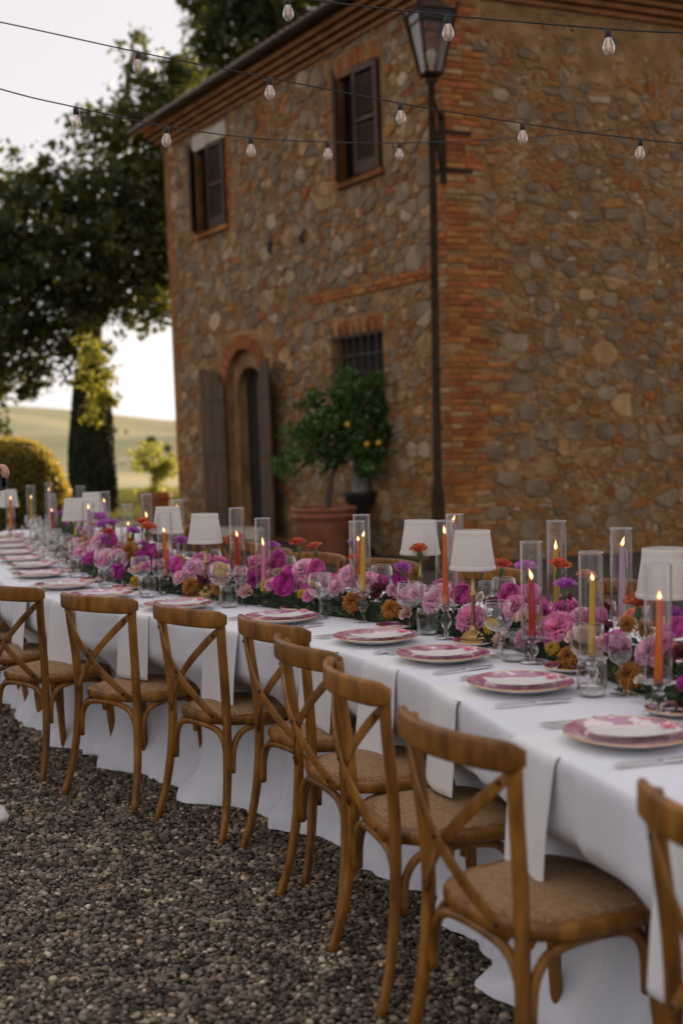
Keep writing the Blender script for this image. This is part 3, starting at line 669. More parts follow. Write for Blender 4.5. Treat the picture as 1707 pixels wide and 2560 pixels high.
for c, r in big[::2]: 
    e = np.array(c) - tb; mid = fork * .5 + e * .5 + np.array([0, 0, .3]); b.tube([tuple(p) for p in curve3([fork * .95, mid, e], 7)], list(np.linspace(.13, .02, 7)), 6, (0, 1, 0))
obj('branches', b.mesh('branches', m_bark, True), tree)
vine = [lobe(*a, 25.3, .8, 1.2) for a in ((240,890,26),(228,950,28),(256,1000,26),(216,1020,16),(278,1012,17),(262,940,22),(248,1046,13),(225,860,20),(205,905,14))]
V, T, tn = leaves(clump(vine, 150, 14, .10) - tb, .13, .6); obj('vine', npmesh('vine', V, T, m_leaf2, False, tn), tree)
# tree behind the roof
Y2 = 42.
tb2 = PZ(770, 1112 + 1.5 * F / Y2, 0); t2 = tag(empty('broadleaf_tree', loc=tuple(tb2)), 'tall broadleaf tree showing its top above the tiled farmhouse roof', 'tree')
lob2 = [lobe(*a, Y2 + a[0] % 4 - 2) for a in ((560,70,80),(650,40,100),(520,130,40),(760,-40,120),(600,-60,120),(490,80,24),(600,160,70),(700,120,90),(530,0,50),(500,210,60),(860,-30,90))]
V, T, tn = leaves(clump(lob2, 36, 30, .22, edge=.4) - tb2, .24, .55); obj('crown', npmesh('crown', V, T, m_leaf, False, tn), t2)
b = MB(); c2 = PY(720, 60, Y2) - tb2; b.tube([(0, 0, -.1), tuple(c2 * .5), tuple(c2)], [.5, .35, .15], 10, (0, 1, 0)); obj('trunk', b.mesh('trunk', m_bark, True), t2)
# cypress
Yc = 26.; cb = PZ(236, 1112 + 1.5 * F / Yc, 0); cy = tag(empty('cypress_tree', loc=tuple(cb)), 'dark clipped columnar cypress standing under the big tree', 'cypress')
def cyr(z): return .50 * np.clip(1 - (z / 3.6) ** 3.0, 0, 1) ** .6 * (1 - .12 * (z < .2))
n = 18000; z = NR.uniform(.05, 3.55, n); a = NR.uniform(0, 6.28, n); r = cyr(z) * (1 - .18 * NR.rand(n) ** 2) * (1 + .05 * np.sin(5 * a + 3 * z))
V, T, tn = leaves(np.stack([r * np.cos(a), r * np.sin(a), z], -1), .11, .3, 2.2); obj('crown', npmesh('crown', V, T, m_cyp, False, tn), cy)
b = MB(); b.lathe([(.07, -.05), (.07, .1)] + [(float(cyr(np.array(q))) * .82, q) for q in np.linspace(.1, 3.4, 10)] + [(.001, 3.5)], 12); obj('trunk', b.mesh('trunk', m_core, True), cy)  # dark core added inside the crown to block light; only its foot is trunk
# far trees on the slopes
for k in range(16):
    yy = rnd.uniform(420, 1500); az_ = rnd.uniform(-.30, -.12); xx = yy * az_; zz = float(hill_z(np.array(xx), np.array(yy))); hh = rnd.uniform(5, 11); rr = hh * rnd.uniform(.3, .55)
    ft_ = tag(empty('distant_tree', loc=(xx, yy, zz - .5)), 'tiny dark tree dotted on the far hillside', 'tree', 'trees on the far hillside')
    d = NR.normal(0, 1, (260, 3)); d /= np.linalg.norm(d, axis=1)[:, None]; V, T, tn = leaves(d * np.array([rr, rr, hh * .45]) * NR.rand(260, 1) ** .4 + np.array([0, 0, hh * .6]), rr * .45, .7); obj('crown', npmesh('crown', V, T, m_leaf, False, tn), ft_)
    b = MB(); b.tube([(0, 0, 0), (0, 0, hh * .5)], [.35, .25], 6, (0, 1, 0)); obj('trunk', b.mesh('trunk', m_bark), ft_)
# rounded hedge
Yh = 20.; hb_ = PZ(22, 1122 + 1.5 * F / Yh, 0); hg = tag(empty('rounded_hedge', loc=tuple(hb_)), 'dome shaped clipped hedge with its rim glowing in the low sun', 'hedge')
def dome(n, sc):
    a = NR.uniform(0, 6.28, n); e = np.arcsin(NR.uniform(-.02, 1, n)); rr = sc * (1 + NR.normal(0, .022, n))
    x = 1.04 * np.cos(a) * np.cos(e) ** .75 * rr; y = .95 * np.sin(a) * np.cos(e) ** .75 * rr; return np.stack([x, y, 1.64 * np.sin(e) ** .8 * rr if False else 1.64 * np.abs(np.sin(e)) ** .85 * rr], -1)
V, T, tn = leaves(np.concatenate([dome(15000, 1.0), dome(5000, .93)]), .065, .6); obj('foliage', npmesh('foliage', V, T, m_hedge, False, tn), hg)
b = MB(); b.lathe([(.92 * math.cos(e) ** .75, 1.48 * math.sin(e) ** .85) for e in np.linspace(0, pi / 2 - .02, 9)], 20); obj('filler_core', b.mesh('filler_core', m_core, True), hg)  # dark solid core added inside the leaves to stop see-through
# terracotta
m_terra = mat('terracotta', (.22, .075, .035), (.33, .13, .065), 4, .8, bump=.003, bscale=40)
m_soil = mat('soil', (.03, .022, .015), None, 20, .95)
def pot(name, loc, r, h, label, rims=True, bx=False):
    e = tag(empty(name, loc=tuple(loc)), label, 'plant pot'); b = MB()
    b.lathe([(r * .66, 0), (r * .70, .02), (r * .86, h * .62), (r * .88, h * .64), (r * .88, h * .70), (r * .90, h * .72), (r * .93, h * .80), (r * .97, h * .81), (r * .97, h * .87), (r * .92, h * .88), (r * .95, h * .93), (r, h * .94), (r, h), (r * .88, h), (r * .86, h * .9)], 40, capb=True); obj('body', b.mesh('body', m_terra, True), e)
    b = MB(); b.lathe([(r * .87, h * .91), (r * .4, h * .93), (.001, h * .92)], 24); obj('soil', b.mesh('soil', m_soil, True), e); return e
Yl = 16.2; lb = PZ(812, 1107 + 1.5 * F / Yl, 0)
pot('flower_pot', lb, .44, .66, 'wide ribbed terracotta pot holding the lemon tree by the wall')
lt = tag(empty('lemon_tree', loc=(lb[0], lb[1], .60)), 'lemon tree with yellow fruit growing in a terracotta pot by the door', 'tree'); l0 = np.array([lb[0], lb[1], .60])
ll = [lobe(*a, Yl + (a[0] % 7 - 3) * .07, .9) for a in ((745,1075,36),(775,1010,30),(850,985,40),(905,960,40),(930,1030,52),(850,1065,60),(790,1110,50),(720,1165,30),(735,1120,26),(900,1110,52),(955,1095,40),(965,985,26),(860,945,20),(985,1050,28),(972,1010,32),(925,1160,34),(950,1140,28),(700,1185,18),(880,1020,50),(815,1150,40),(945,945,16),(780,980,14),(835,1030,46),(870,1085,52),(800,1060,44))]
V, T, tn = leaves(clump(ll, 330, 14, .055) - l0, .085, .5); obj('crown', npmesh('crown', V, T, m_lemonleaf, False, tn), lt)
print('lemon leaves', len(T))
b = MB(); fk = PY(838, 1165, Yl) - l0; st = np.array([.04, 0, -.02])
b.tube([tuple(p) for p in curve3([st, st * .3 + fk * .5 + np.array([-.015, 0, 0]), fk], 8)], list(np.linspace(.042, .030, 8)), 8, (0, 1, 0)); obj('trunk', b.mesh('trunk', m_bark, True), lt)
b = MB()
for c, r in ll[::2]: e = np.array(c) - l0; b.tube([tuple(p) for p in curve3([fk * .98, fk * .55 + e * .45 + np.array([0, 0, .05]), e], 6)], list(np.linspace(.022, .006, 6)), 6, (0, 1, 0))
obj('branches', b.mesh('branches', m_bark, True), lt)
b = MB(); b.lathe([(.001, -.045), (.012, -.04), (.03, -.02), (.036, 0), (.03, .022), (.012, .038), (.006, .046), (.001, .047)], 14); lm = b.mesh('lemon', m_lemon, True)
for x, y in ((917, 1111), (946, 1108), (868, 1062)): p = PY(x, y, Yl - .33) - l0; obj('lemon', lm, lt, TR(*p, .3, .5))
# little lime tree at the far corner
Yt = 24.; pb2 = PZ(390, 1115 + 1.5 * F / Yt, 0)
pot('flower_pot', pb2, .34, .62, 'dark shaded pot under the small sunlit lime tree')
lt2 = tag(empty('lime_tree', loc=(pb2[0], pb2[1], .57)), 'small round sunlit lime tree in a pot beyond the house corner', 'tree'); l1 = np.array([pb2[0], pb2[1], .57])
l2 = [lobe(*a, Yt, .9) for a in ((375,1150,34),(400,1170,34),(350,1140,22),(420,1155,26),(385,1120,18),(345,1165,14),(425,1185,20),(395,1195,24),(357,1110,8))]
V, T, tn = leaves(clump(l2, 300, 15, .06) - l1, .085, .5); obj('crown', npmesh('crown', V, T, m_lime, False, tn), lt2)
b = MB(); b.tube([(0, 0, -.02), (0, 0, .3), tuple(PY(390, 1170, Yt) - l1)], [.03, .026, .02], 8, (0, 1, 0)); obj('trunk', b.mesh('trunk', m_bark, True), lt2)
V, T, tn = leaves(np.c_[NR.normal(0, .16, (400, 2)), NR.uniform(.02, .16, 400)], .06, .5); stuff(obj('underplanting', npmesh('underplanting', V, T, m_lime, False, tn), lt2))
# fountain
m_cast = mat('black_cast_iron', (.012, .013, .012), (.028, .028, .026), 12, .45, bump=.002)
m_fst = mat('fountain_stone', (.17, .165, .15), (.27, .26, .235), 9, .85, bump=.006)
Yf = 16.7; fb = PZ(905, 1106 + 1.5 * F / Yf, 0); ft = tag(empty('wall_fountain', loc=tuple(fb)), 'old cast iron fountain bowl with grey stone column behind the lemon tree', 'fountain')
b = MB(); b.lathe([(.18, 0), (.18, .06), (.09, .12), (.07, .45), (.10, .52), (.085, .58), (.20, .70), (.24, .80), (.25, .84), (.22, .84), (.15, .74), (.001, .72)], 20, capb=True); obj('bowl', b.mesh('bowl', m_cast, True), ft)
b = MB(); b.lathe([(.14, .73), (.13, .80), (.115, .86), (.11, 1.32), (.13, 1.36), (.13, 1.42), (.05, 1.50), (.001, 1.52)], 16); obj('column', b.mesh('column', m_fst, True), ft)
b = MB(); b.tube([tuple(p) for p in curve3([(-.05, -.10, 1.15), (-.07, -.2, 1.17), (-.08, -.24, 1.1)], 6)], .016, 6); obj('spout', b.mesh('spout', m_cast, True), ft)
# ------------------------------------------------------------------ chairs
m_wood = mat('honey_wood', (.128, .046, .005), (.29, .124, .017), 6, .42, bump=.0008, bscale=40, rand=.2, spec=.35, detail=6, stretch=(4, 4, 1.2))
m_rat = mat('woven_rattan', (.36, .20, .088), (.50, .31, .155), 60, .75, rand=.08)
def weave(m):
    nt = m.node_tree; L = nt.links.new; tc = nd(nt, 'TexCoord'); b_ = nt.nodes['Principled BSDF']
    h = None
    for ax in ('X', 'Y'):
        w = nd(nt, 'TexWave', wave_type='BANDS', bands_direction=ax); w.inputs['Scale'].default_value = 30; w.inputs['Distortion'].default_value = .6; L(tc.outputs['Object'], w.inputs[0])
        if h is None: h = w.outputs['Fac']
        else:
            mm = nd(nt, 'Math', operation='MULTIPLY'); L(h, mm.inputs[0]); L(w.outputs['Fac'], mm.inputs[1]); h = mm.outputs[0]
    old = b_.inputs['Base Color'].links[0].from_socket; sc_ = nd(nt, 'MapRange'); sc_.inputs['From Max'].default_value = .6; sc_.inputs['To Min'].default_value = .55; sc_.inputs['To Max'].default_value = 1.35; L(h, sc_.inputs['Value']); vm_ = nd(nt, 'VectorMath', operation='SCALE'); L(old, vm_.inputs[0]); L(sc_.outputs[0], vm_.inputs['Scale']); L(vm_.outputs[0], b_.inputs['Base Color'])
    bp = nd(nt, 'Bump'); bp.inputs['Distance'].default_value = .004; L(h, bp.inputs['Height']); L(bp.outputs[0], b_.inputs['Normal'])
weave(m_rat)
m_bolt = mat('dark_bolt', (.03, .025, .02), None, 4, .4, metal=.8)
m_tape = mat('pale_green_tape', (.45, .50, .38), None, 4, .6)
def chair_parts():
    parts = []
    for s in (-1, 1):
        p = curve3([(s * .222, -.262, -.006), (s * .207, -.226, .12), (s * .192, -.203, .28), (s * .184, -.196, .45), (s * .187, -.203, .60), (s * .196, -.218, .74), (s * .203, -.226, .862)], 22)
        b = MB(); b.sweep([tuple(q) for q in p], rrect(.0150, .0138, .008, 2), (0, 1, 0), [.85 + .2 * min(1, i / 8) for i in range(22)]); parts.append(('rear_leg', b.mesh('rear_leg', m_wood, True), []))
        p = curve3([(s * .205, .200, -.006), (s * .19, .175, .2), (s * .18, .165, .44)], 8)
        b = MB(); b.sweep([tuple(q) for q in p], rrect(.016, .016, .009, 2), (0, 1, 0), [.78, .82, .88, .92, .97, 1, 1.05, 1.1]); parts.append(('front_leg', b.mesh('front_leg', m_wood, True), []))
    # top rail
    n = 27; xs = [(-.236 + .472 * i / (n - 1)) for i in range(n)]
    pts = [(x, -.232 - .072 * (1 - (x / .236) ** 2) + (.012 * max(0, (abs(x) - .2) / .036) ** 2), .848 + .004 * cos(x * 6)) for x in xs]
    scl = []
    for x in xs:
        e = max(0, (abs(x) - .19) / .046); scl.append((1 - .15 * e, (1 - .28 * e * e) if e < 1 else .66))
    scl[0] = scl[-1] = (.55, .5)
    b = MB(); b.sweep(pts, rrect(.0115, .0345, .0105, 3), (0, 0, 1), scl); parts.append(('top_rail', b.mesh('top_rail', m_wood, True), []))
    # cross straps
    for s, yo in ((1, 0), (-1, .010)):
        P0, P1 = np.array([-s * .200, -.243 + yo * .3, .812]), np.array([s * .178, -.222 + yo * .3, .452]); pts = []
        for i in range(15):
            t = i / 14; q = P0 + (P1 - P0) * t; q[1] -= .052 * sin(pi * t) - yo; pts.append(tuple(q))
        b = MB(); b.sweep(pts, rrect(.0032, .0148, .003, 2), (0, 0, 1), [(1, .62), (1, .93)] + [1] * 11 + [(1, .93), (1, .62)])
        bolts = MB()
        for j in ((1, 7, 13) if s > 0 else (1, 13)):
            c = pts[j]; bolts.lathe([(.001, .005), (.0045, .004), (.0065, 0)], 8, 0, (0, 0, 0)); k = len(bolts.v) - 24
            for i in range(k, k + 24): x, y, z = bolts.v[i]; bolts.v[i] = (c[0] + x, c[1] - .0035 - z, c[2] + y)
        nb_ = len(bolts.v) // 24; parts.append(('cross_strap', b.mesh('cross_strap', m_wood, True), [('bolt', mesh('bolt', bolts.v[24 * i:24 * i + 24], bolts.f[:16], m_bolt, True)) for i in range(nb_)]))
    # seat
    N = 44
    def ol(k, z):
        o = []
        for i in range(N):
            a = 2 * pi * i / N; x = .222 * abs(cos(a)) ** .62 * (1 if cos(a) >= 0 else -1); y = .212 * abs(sin(a)) ** .62 * (1 if sin(a) >= 0 else -1)
            o.append((x * (1.0 + .42 * y) * k, .005 + y * k, z))
        return o
    v = ol(.95, .428) + ol(.99, .432) + ol(1.0, .440) + ol(1.0, .452) + ol(.985, .460) + ol(.95, .463) + ol(.80, .461)
    f = [(j * N + i, j * N + (i + 1) % N, (j + 1) * N + (i + 1) % N, (j + 1) * N + i) for j in range(6) for i in range(N)] + [tuple(range(N - 1, -1, -1))]
    pad = ol(.845, .461) + ol(.835, .468) + ol(.78, .473) + ol(.55, .478) + ol(.25, .480) + [(0, .005, .4805)]
    pf = [(j * N + i, j * N + (i + 1) % N, (j + 1) * N + (i + 1) % N, (j + 1) * N + i) for j in range(4) for i in range(N)] + [(4 * N + i, 4 * N + (i + 1) % N, 5 * N) for i in range(N)]
    parts.append(('seat_frame', mesh('seat_frame', v, f, m_wood, True), [('seat_pad', mesh('seat_pad', pad, pf, m_rat, True))]))
    # bent braces
    def arch3(A, B, z0=.255, zt=.420):
        A, B = np.array(A), np.array(B); o = []
        for t, z in ((0, z0), (.012, z0 + .07), (.05, z0 + .115), (.14, z0 + .148), (.28, zt - .004), (.5, zt), (.72, zt - .004), (.86, z0 + .148), (.95, z0 + .115), (.988, z0 + .07), (1, z0)):
            q = A + (B - A) * t; o.append((q[0], q[1], z))
        return [tuple(p) for p in curve3(o, 31)]
    for A, B, rf in (((-.176, -.193), (.176, -.193), (0, 1, 0)), ((-.176, .15), (.176, .15), (0, 1, 0)), ((-.192, -.180), (-.182, .148), (1, 0, 0)), ((.192, -.180), (.182, .148), (1, 0, 0))):
        b = MB(); b.tube(arch3(A, B), .0125, 8, rf); parts.append(('brace', b.mesh('brace', m_wood, True), []))
    return parts
CH = chair_parts()
def spawn(parts, name, mw, label, cat, group=None):
    e = tag(empty(name, mw), label, cat, group)
    for nme, me, subs in parts:
        o = obj(nme, me, e)
        for sn, sm in subs: obj(sn, sm, o)
    return e
def chair(x, y, yaw, label, group): return spawn(CH, 'cross_back_chair', TR(x, y, 0, yaw, rnd.uniform(-.006, .006)), label, 'chair', group)
def from_rail(mx, my, yaw, back=.268):
    return mx - sin(yaw) * back, my + cos(yaw) * back
GF = 'cross back chairs on the gravel side of the table'; GB = 'cross back chairs on the house side of the table'
LF = 'honey wood cross back chair with rattan seat on the gravel side of the long table'
FR = [(.215, 2.68, -62), (.008, 3.365, -73), (-.14, 3.84, -65.5), (-.272, 4.33, -57), (-.62, 4.74, -49), (-1.05, 5.155, -38.5)]
CHAIRS = []
NUM = 'no one two three four five six seven eight nine ten eleven twelve thirteen'.split()
def rel(d):
    if d == 0: return 'at the place of the taped chair'
    return f"{NUM[abs(d)]} place{'s' if abs(d) > 1 else ''} from the taped chair {'towards' if d > 0 else 'away from'} the hedge"
for k, (mx_, my_, yw) in enumerate(FR):
    x, y = from_rail(mx_, my_, radians(yw), .262); c = chair(x, y, radians(yw), 'honey wood cross back chair, ' + rel(k - 2), GF); CHAIRS.append((x, y))
    if k == 2:
        c['label'] = 'honey wood cross back chair with a bit of pale green tape on its rear brace'
        b = MB(); b.tube([(.137, -.193, .375), (.150, -.193, .360), (.160, -.193, .342)], .0118, 8, (0, 1, 0)); obj('tape', b.mesh('tape', m_tape, True), c)
x, y = from_rail(.60, 2.01, radians(-66), .262); c = chair(x, y, radians(-66), 'honey wood cross back chair, ' + rel(-3), GF); CHAIRS.append((x, y))
def seat_yaw(t): q, T_, n_ = base(t); return math.atan2(-T_[1], -T_[0])
STEP = S_END / (len(_pp) - 1)
for i in (6, 7, 8, 9, 10, 11, 12):
    t = _s[i]; p = tpos(t, -.285 if i > 6 else -.30); yw = seat_yaw(t) + (radians(13) if i == 6 else rnd.uniform(-.06, .06)); c = chair(p[0], p[1], yw, 'honey wood cross back chair, ' + rel(i - 2), GF); CHAIRS.append((p[0], p[1]))
LBk = 'honey wood cross back chair on the house side, its rail just above the flowers'
for t in np.arange(.35, S_END - .2, .66):
    p = tpos(t + rnd.uniform(-.05, .05), FAR + .03); chair(p[0], p[1], seat_yaw(t) + pi + rnd.uniform(-.08, .08), LBk, GB)

# ------------------------------------------------------------------ table and cloth
m_cloth = mat('white_tablecloth', (.70, .705, .76), (.76, .765, .81), 3, .85, bump=.010, bscale=6, sheen=.2, detail=3)
m_nap = mat('napkin_linen', (.74, .73, .74), (.79, .78, .78), 3, .9, bump=.001, bscale=60)
m_tw = mat('trestle_wood', (.2, .13, .07), None, 5, .7)
ts = np.arange(-1.7, S_END + 1.0, .018); q, TT, NN = base(ts); K = len(ts)
RC = np.random.RandomState(4)
def wsum(ws, seed):
    R = np.random.RandomState(seed); o = np.zeros(K)
    for wl, a in ws: o += a * np.sin(2 * pi * ts / wl + R.uniform(0, 6.28) + .9 * np.sin(2 * pi * ts / (wl * 3.7) + R.uniform(0, 6.28)))
    return o
fold = .55 * wsum(((.83, .6), (.41, .8), (.27, .5), (.151, .3)), 1); rdg = 1 - 2 * np.abs(np.sin(pi * ts / .31 + 1.6 * np.sin(ts * 2.3) + 1.1 * np.sin(ts * 5.1))) ** .6; fold = .6 * fold + .7 * rdg; swag = wsum(((1.1, .6), (.53, .6), (.29, .4)), 2); fine = wsum(((.11, .5), (.19, .5)), 3)
chin = np.zeros(K)
for (cx_, cy_) in CHAIRS:
    t0, _ = tloc((cx_, cy_)); chin = np.maximum(chin, np.exp(-((ts - t0) / .30) ** 2))
def smooth(a, b_, x): x = np.clip((x - a) / (b_ - a), 0, 1); return x * x * (3 - 2 * x)
rows = []
def row(o, z): rows.append(np.c_[q + NN * (o[:, None] if np.ndim(o) else o), np.broadcast_to(z, (K,))])
mod = .35 + .55 * np.abs(wsum(((1.7, .7), (.9, .5)), 8)); fold = fold * mod; hem = .015 + .10 * np.clip(wsum(((1.3, .6), (.71, .5), (.33, .3)), 9), 0, 1.3) ** 1.5; crk = wsum(((.071, .5), (.053, .4), (.097, .6)), 12)
frows = []
for h in np.r_[np.linspace(1, .9, 7)[:-1], np.linspace(.9, .05, 34)]:
    amp = .005 + .012 * smooth(.03, .3, h) + .055 * h ** 1.6; o = EDGE - .012 - amp * .9 * fold * (.5 + .5 * smooth(.0, .5, h)) - .004 * fine * h - .0016 * crk * (.3 + h)
    o = o + (.17 * chin + .035) * smooth(.22, .44, h) * (1 - .55 * smooth(.72, 1, h))
    z = ZT * (1 - h) + .004
    o = o - hem * smooth(.84, 1.0, h) * (1 - .5 * chin); z = z + .028 * np.clip(np.sin(ts * 9 + 4 * swag), 0, 1) * smooth(.86, .97, h) * (1 - smooth(.97, 1, h)) + .006 * (h > .98)
    row(o, np.maximum(z, .008))
for dz, do in ((.018, .010), (.007, .006), (.002, .002), (0, -.006)): row(np.full(K, EDGE - do), ZT - dz)
for o in np.linspace(EDGE + .03, FAR - .03, 30): row(np.full(K, o), ZT + .0012 * np.sin(ts * 7 + o * 9) * np.sin(o * 13 + swag))
for h in np.r_[0.0, .01, np.linspace(.03, 1, 20)]:
    o = FAR + .012 * smooth(0, .03, h) + (.005 + .03 * h) * fold - .10 * smooth(.3, .6, h); row(o, np.maximum(ZT * (1 - h), .008))
V = np.stack(rows); nr = len(rows); V = V.reshape(-1, 3); ii = np.arange(nr - 1)[:, None] * K + np.arange(K - 1)[None]
T = np.stack([ii, ii + 1, ii + 1 + K, ii + K], -1).reshape(-1, 4)
tag(obj('tablecloth', npmesh('tablecloth', V, T, m_cloth)), 'long white tablecloth draped to the gravel over the curving banquet table', 'tablecloth')
tb_ = tag(empty('banquet_table'), 'long curving banquet table hidden under the white cloth', 'table')
k = 12; qq = q[::k]; nn = NN[::k]; m_ = len(qq); v = []
for z in (ZT - .04, ZT - .006):
    for o in (EDGE + .02, FAR - .02): v += [(a[0], a[1], z) for a in qq + nn * o]
f = []
for i in range(m_ - 1): f += [(i, i + 1, m_ + i + 1, m_ + i), (2 * m_ + i, 3 * m_ + i, 3 * m_ + i + 1, 2 * m_ + i + 1), (i, 2 * m_ + i, 2 * m_ + i + 1, i + 1), (m_ + i, m_ + i + 1, 3 * m_ + i + 1, 3 * m_ + i)]
obj('table_top', mesh('table_top', v, f, m_tw), tb_)
for t in np.arange(-1.2, S_END + .8, 1.5):
    for o in (MID - .3, MID + .3): p = tpos(t, o); b = MB(); b.tube([(p[0], p[1], 0), (p[0], p[1], ZT - .04)], .025, 8, (0, 1, 0)); obj('leg', b.mesh('leg', m_tw), tb_)
# ------------------------------------------------------------------ table settings
m_gold = mat('gold_rim', (.72, .47, .20), (.80, .56, .28), 20, .25, metal=.85)
m_porc = mat('white_porcelain', (.78, .77, .78), None, 5, .18, spec=.5)
m_silver = mat('steel_cutlery', (.60, .58, .56), None, 5, .16, metal=1)
def plate_mat(name, purple, dark, white, amt):
    m = mat(name, purple, None, 5, .14, spec=.9); nt = m.node_tree; L = nt.links.new; b_ = nt.nodes['Principled BSDF']
    tc = nd(nt, 'TexCoord'); sx = nd(nt, 'SeparateXYZ'); L(tc.outputs['Object'], sx.inputs[0]); cx_ = nd(nt, 'CombineXYZ'); L(sx.outputs[0], cx_.inputs[0]); L(sx.outputs[1], cx_.inputs[1])
    ln = nd(nt, 'VectorMath', operation='LENGTH'); L(cx_.outputs[0], ln.inputs[0])
    oi = nd(nt, 'ObjectInfo'); ad = nd(nt, 'VectorMath', operation='ADD'); L(tc.outputs['Object'], ad.inputs[0]); L(oi.outputs['Random'], ad.inputs[1])
    nz = nd(nt, 'TexNoise'); nz.inputs['Scale'].default_value = 22; nz.inputs['Detail'].default_value = 5; L(ad.outputs[0], nz.inputs['Vector'])
    r1 = nd(nt, 'ValToRGB'); e = r1.color_ramp.elements; e[0].position = .36; e[0].color = (*dark, 1); e[1].position = .45; e[1].color = (*purple, 1)
    e2 = r1.color_ramp.elements.new(amt); e2.color = (*purple, 1); e3 = r1.color_ramp.elements.new(amt + .05); e3.color = (*white, 1); L(nz.outputs['Fac'], r1.inputs[0])
    r2 = nd(nt, 'ValToRGB'); r2.color_ramp.interpolation = 'LINEAR'; e = r2.color_ramp.elements; e[0].position = 0; e[0].color = (0, 0, 0, 1); e[1].position = 1; e[1].color = (0, 0, 0, 1)
    for p, c in ((.095 / .16, 0), (.098 / .16, 1), (.104 / .16, 1), (.107 / .16, 0)): k = r2.color_ramp.elements.new(p); k.color = (c, c, c, 1)
    dv = nd(nt, 'Math', operation='DIVIDE'); dv.inputs[1].default_value = .16; L(ln.outputs['Value'], dv.inputs[0]); L(dv.outputs[0], r2.inputs[0])
    mxx = nd(nt, 'Mix', data_type='RGBA'); L(r2.outputs[0], mxx.inputs['Factor']); L(r1.outputs[0], mxx.inputs['A']); mxx.inputs['B'].default_value = (*white, 1); L(mxx.outputs['Result'], b_.inputs['Base Color']); return m
m_plate = plate_mat('purple_transfer_print', (.42, .17, .26), (.26, .04, .11), (.74, .60, .60), .55)
m_bread = plate_mat('deep_purple_transfer_print', (.27, .035, .11), (.15, .008, .045), (.42, .20, .24), .60)
def plate_parts(r, top, hz=.024):
    sc = lambda a, j: 1 + .006 * cos(8 * a) + .004 * cos(16 * a)
    b = MB(); b.lathe([(r * .55, 0), (r * .58, .003), (r * .62, .004), (r * .95, hz - .005), (r * .995, hz - .001)], 56, wob=sc, capb=True)
    base_ = b.mesh('underside', m_porc, True)
    b = MB(); b.lathe([(r * .985, hz + .0005), (r * .80, hz - .005), (r * .68, hz - .010), (r * .62, hz - .014), (r * .4, hz - .0155), (.001, hz - .0155)], 56, wob=sc); t_ = b.mesh('printed_face', top, True)
    b = MB(); b.lathe([(r * .985, hz + .0006), (r * .992, hz + .0018), (r * 1.003, hz + .001), (r * 1.003, hz - .0015), (r * .994, hz - .001)], 56, wob=sc); g = b.mesh('gold_rim', m_gold, True)
    return [('underside', base_, []), ('printed_face', t_, []), ('gold_rim', g, [])]
PL = plate_parts(.156, m_plate, .024); BP = plate_parts(.078, m_bread, .016)
# menu card with faint handwriting and a pink ribbon
m_card = mat('menu_paper', (.76, .74, .70), None, 5, .8); nt = m_card.node_tree; L = nt.links.new
tc = nd(nt, 'TexCoord'); mp = nd(nt, 'Mapping'); mp.inputs['Scale'].default_value = (420, 95, 1); L(tc.outputs['Object'], mp.inputs[0]); n1 = nd(nt, 'TexNoise'); n1.inputs['Scale'].default_value = 1; n1.inputs['Detail'].default_value = 3; L(mp.outputs[0], n1.inputs['Vector'])
wv = nd(nt, 'TexWave', wave_type='BANDS', bands_direction='Y'); wv.inputs['Scale'].default_value = 24; L(tc.outputs['Object'], wv.inputs[0])
c1 = nd(nt, 'Math', operation='GREATER_THAN'); c1.inputs[1].default_value = .56; L(n1.outputs['Fac'], c1.inputs[0]); c2 = nd(nt, 'Math', operation='GREATER_THAN'); c2.inputs[1].default_value = .72; L(wv.outputs['Fac'], c2.inputs[0])
c3 = nd(nt, 'Math', operation='MULTIPLY'); L(c1.outputs[0], c3.inputs[0]); L(c2.outputs[0], c3.inputs[1]); sx = nd(nt, 'SeparateXYZ'); L(tc.outputs['Object'], sx.inputs[0]); ab = nd(nt, 'Math', operation='ABSOLUTE'); L(sx.outputs[0], ab.inputs[0]); lt_ = nd(nt, 'Math', operation='LESS_THAN'); lt_.inputs[1].default_value = .034; L(ab.outputs[0], lt_.inputs[0])
c4 = nd(nt, 'Math', operation='MULTIPLY'); L(c3.outputs[0], c4.inputs[0]); L(lt_.outputs[0], c4.inputs[1]); mi_ = nd(nt, 'Mix', data_type='RGBA'); mi_.inputs['A'].default_value = (.66, .64, .60, 1); mi_.inputs['B'].default_value = (.33, .31, .30, 1); L(c4.outputs[0], mi_.inputs['Factor']); L(mi_.outputs['Result'], nt.nodes['Principled BSDF'].inputs['Base Color'])
m_rib = mat('pink_ribbon', (.85, .22, .33), (.90, .30, .40), 30, .5)
def grid(nx, ny, fn, name, m, smooth_=True):
    v = [fn(i / nx, j / ny) for j in range(ny + 1) for i in range(nx + 1)]; f = [(j * (nx + 1) + i, j * (nx + 1) + i + 1, (j + 1) * (nx + 1) + i + 1, (j + 1) * (nx + 1) + i) for j in range(ny) for i in range(nx)]
    return mesh(name, v, f, m, smooth_)
cz = lambda x, y: .0250 + .9 * (y * y) + .4 * x * x
b = MB(); nx, ny = 4, 12
for zz in (0, .0012):
    b.add([((i / nx - .5) * .095, (j / ny - .5) * .215, cz((i / nx - .5) * .095, (j / ny - .5) * .215) + zz) for j in range(ny + 1) for i in range(nx + 1)], [((j * (nx + 1) + i, j * (nx + 1) + i + 1, (j + 1) * (nx + 1) + i + 1, (j + 1) * (nx + 1) + i) if zz else (j * (nx + 1) + i + nx + 1, (j + 1) * (nx + 1) + i + 1, j * (nx + 1) + i + 1, j * (nx + 1) + i)) for j in range(ny) for i in range(nx)])
mcard = b.mesh('paper', m_card, True); b = MB()
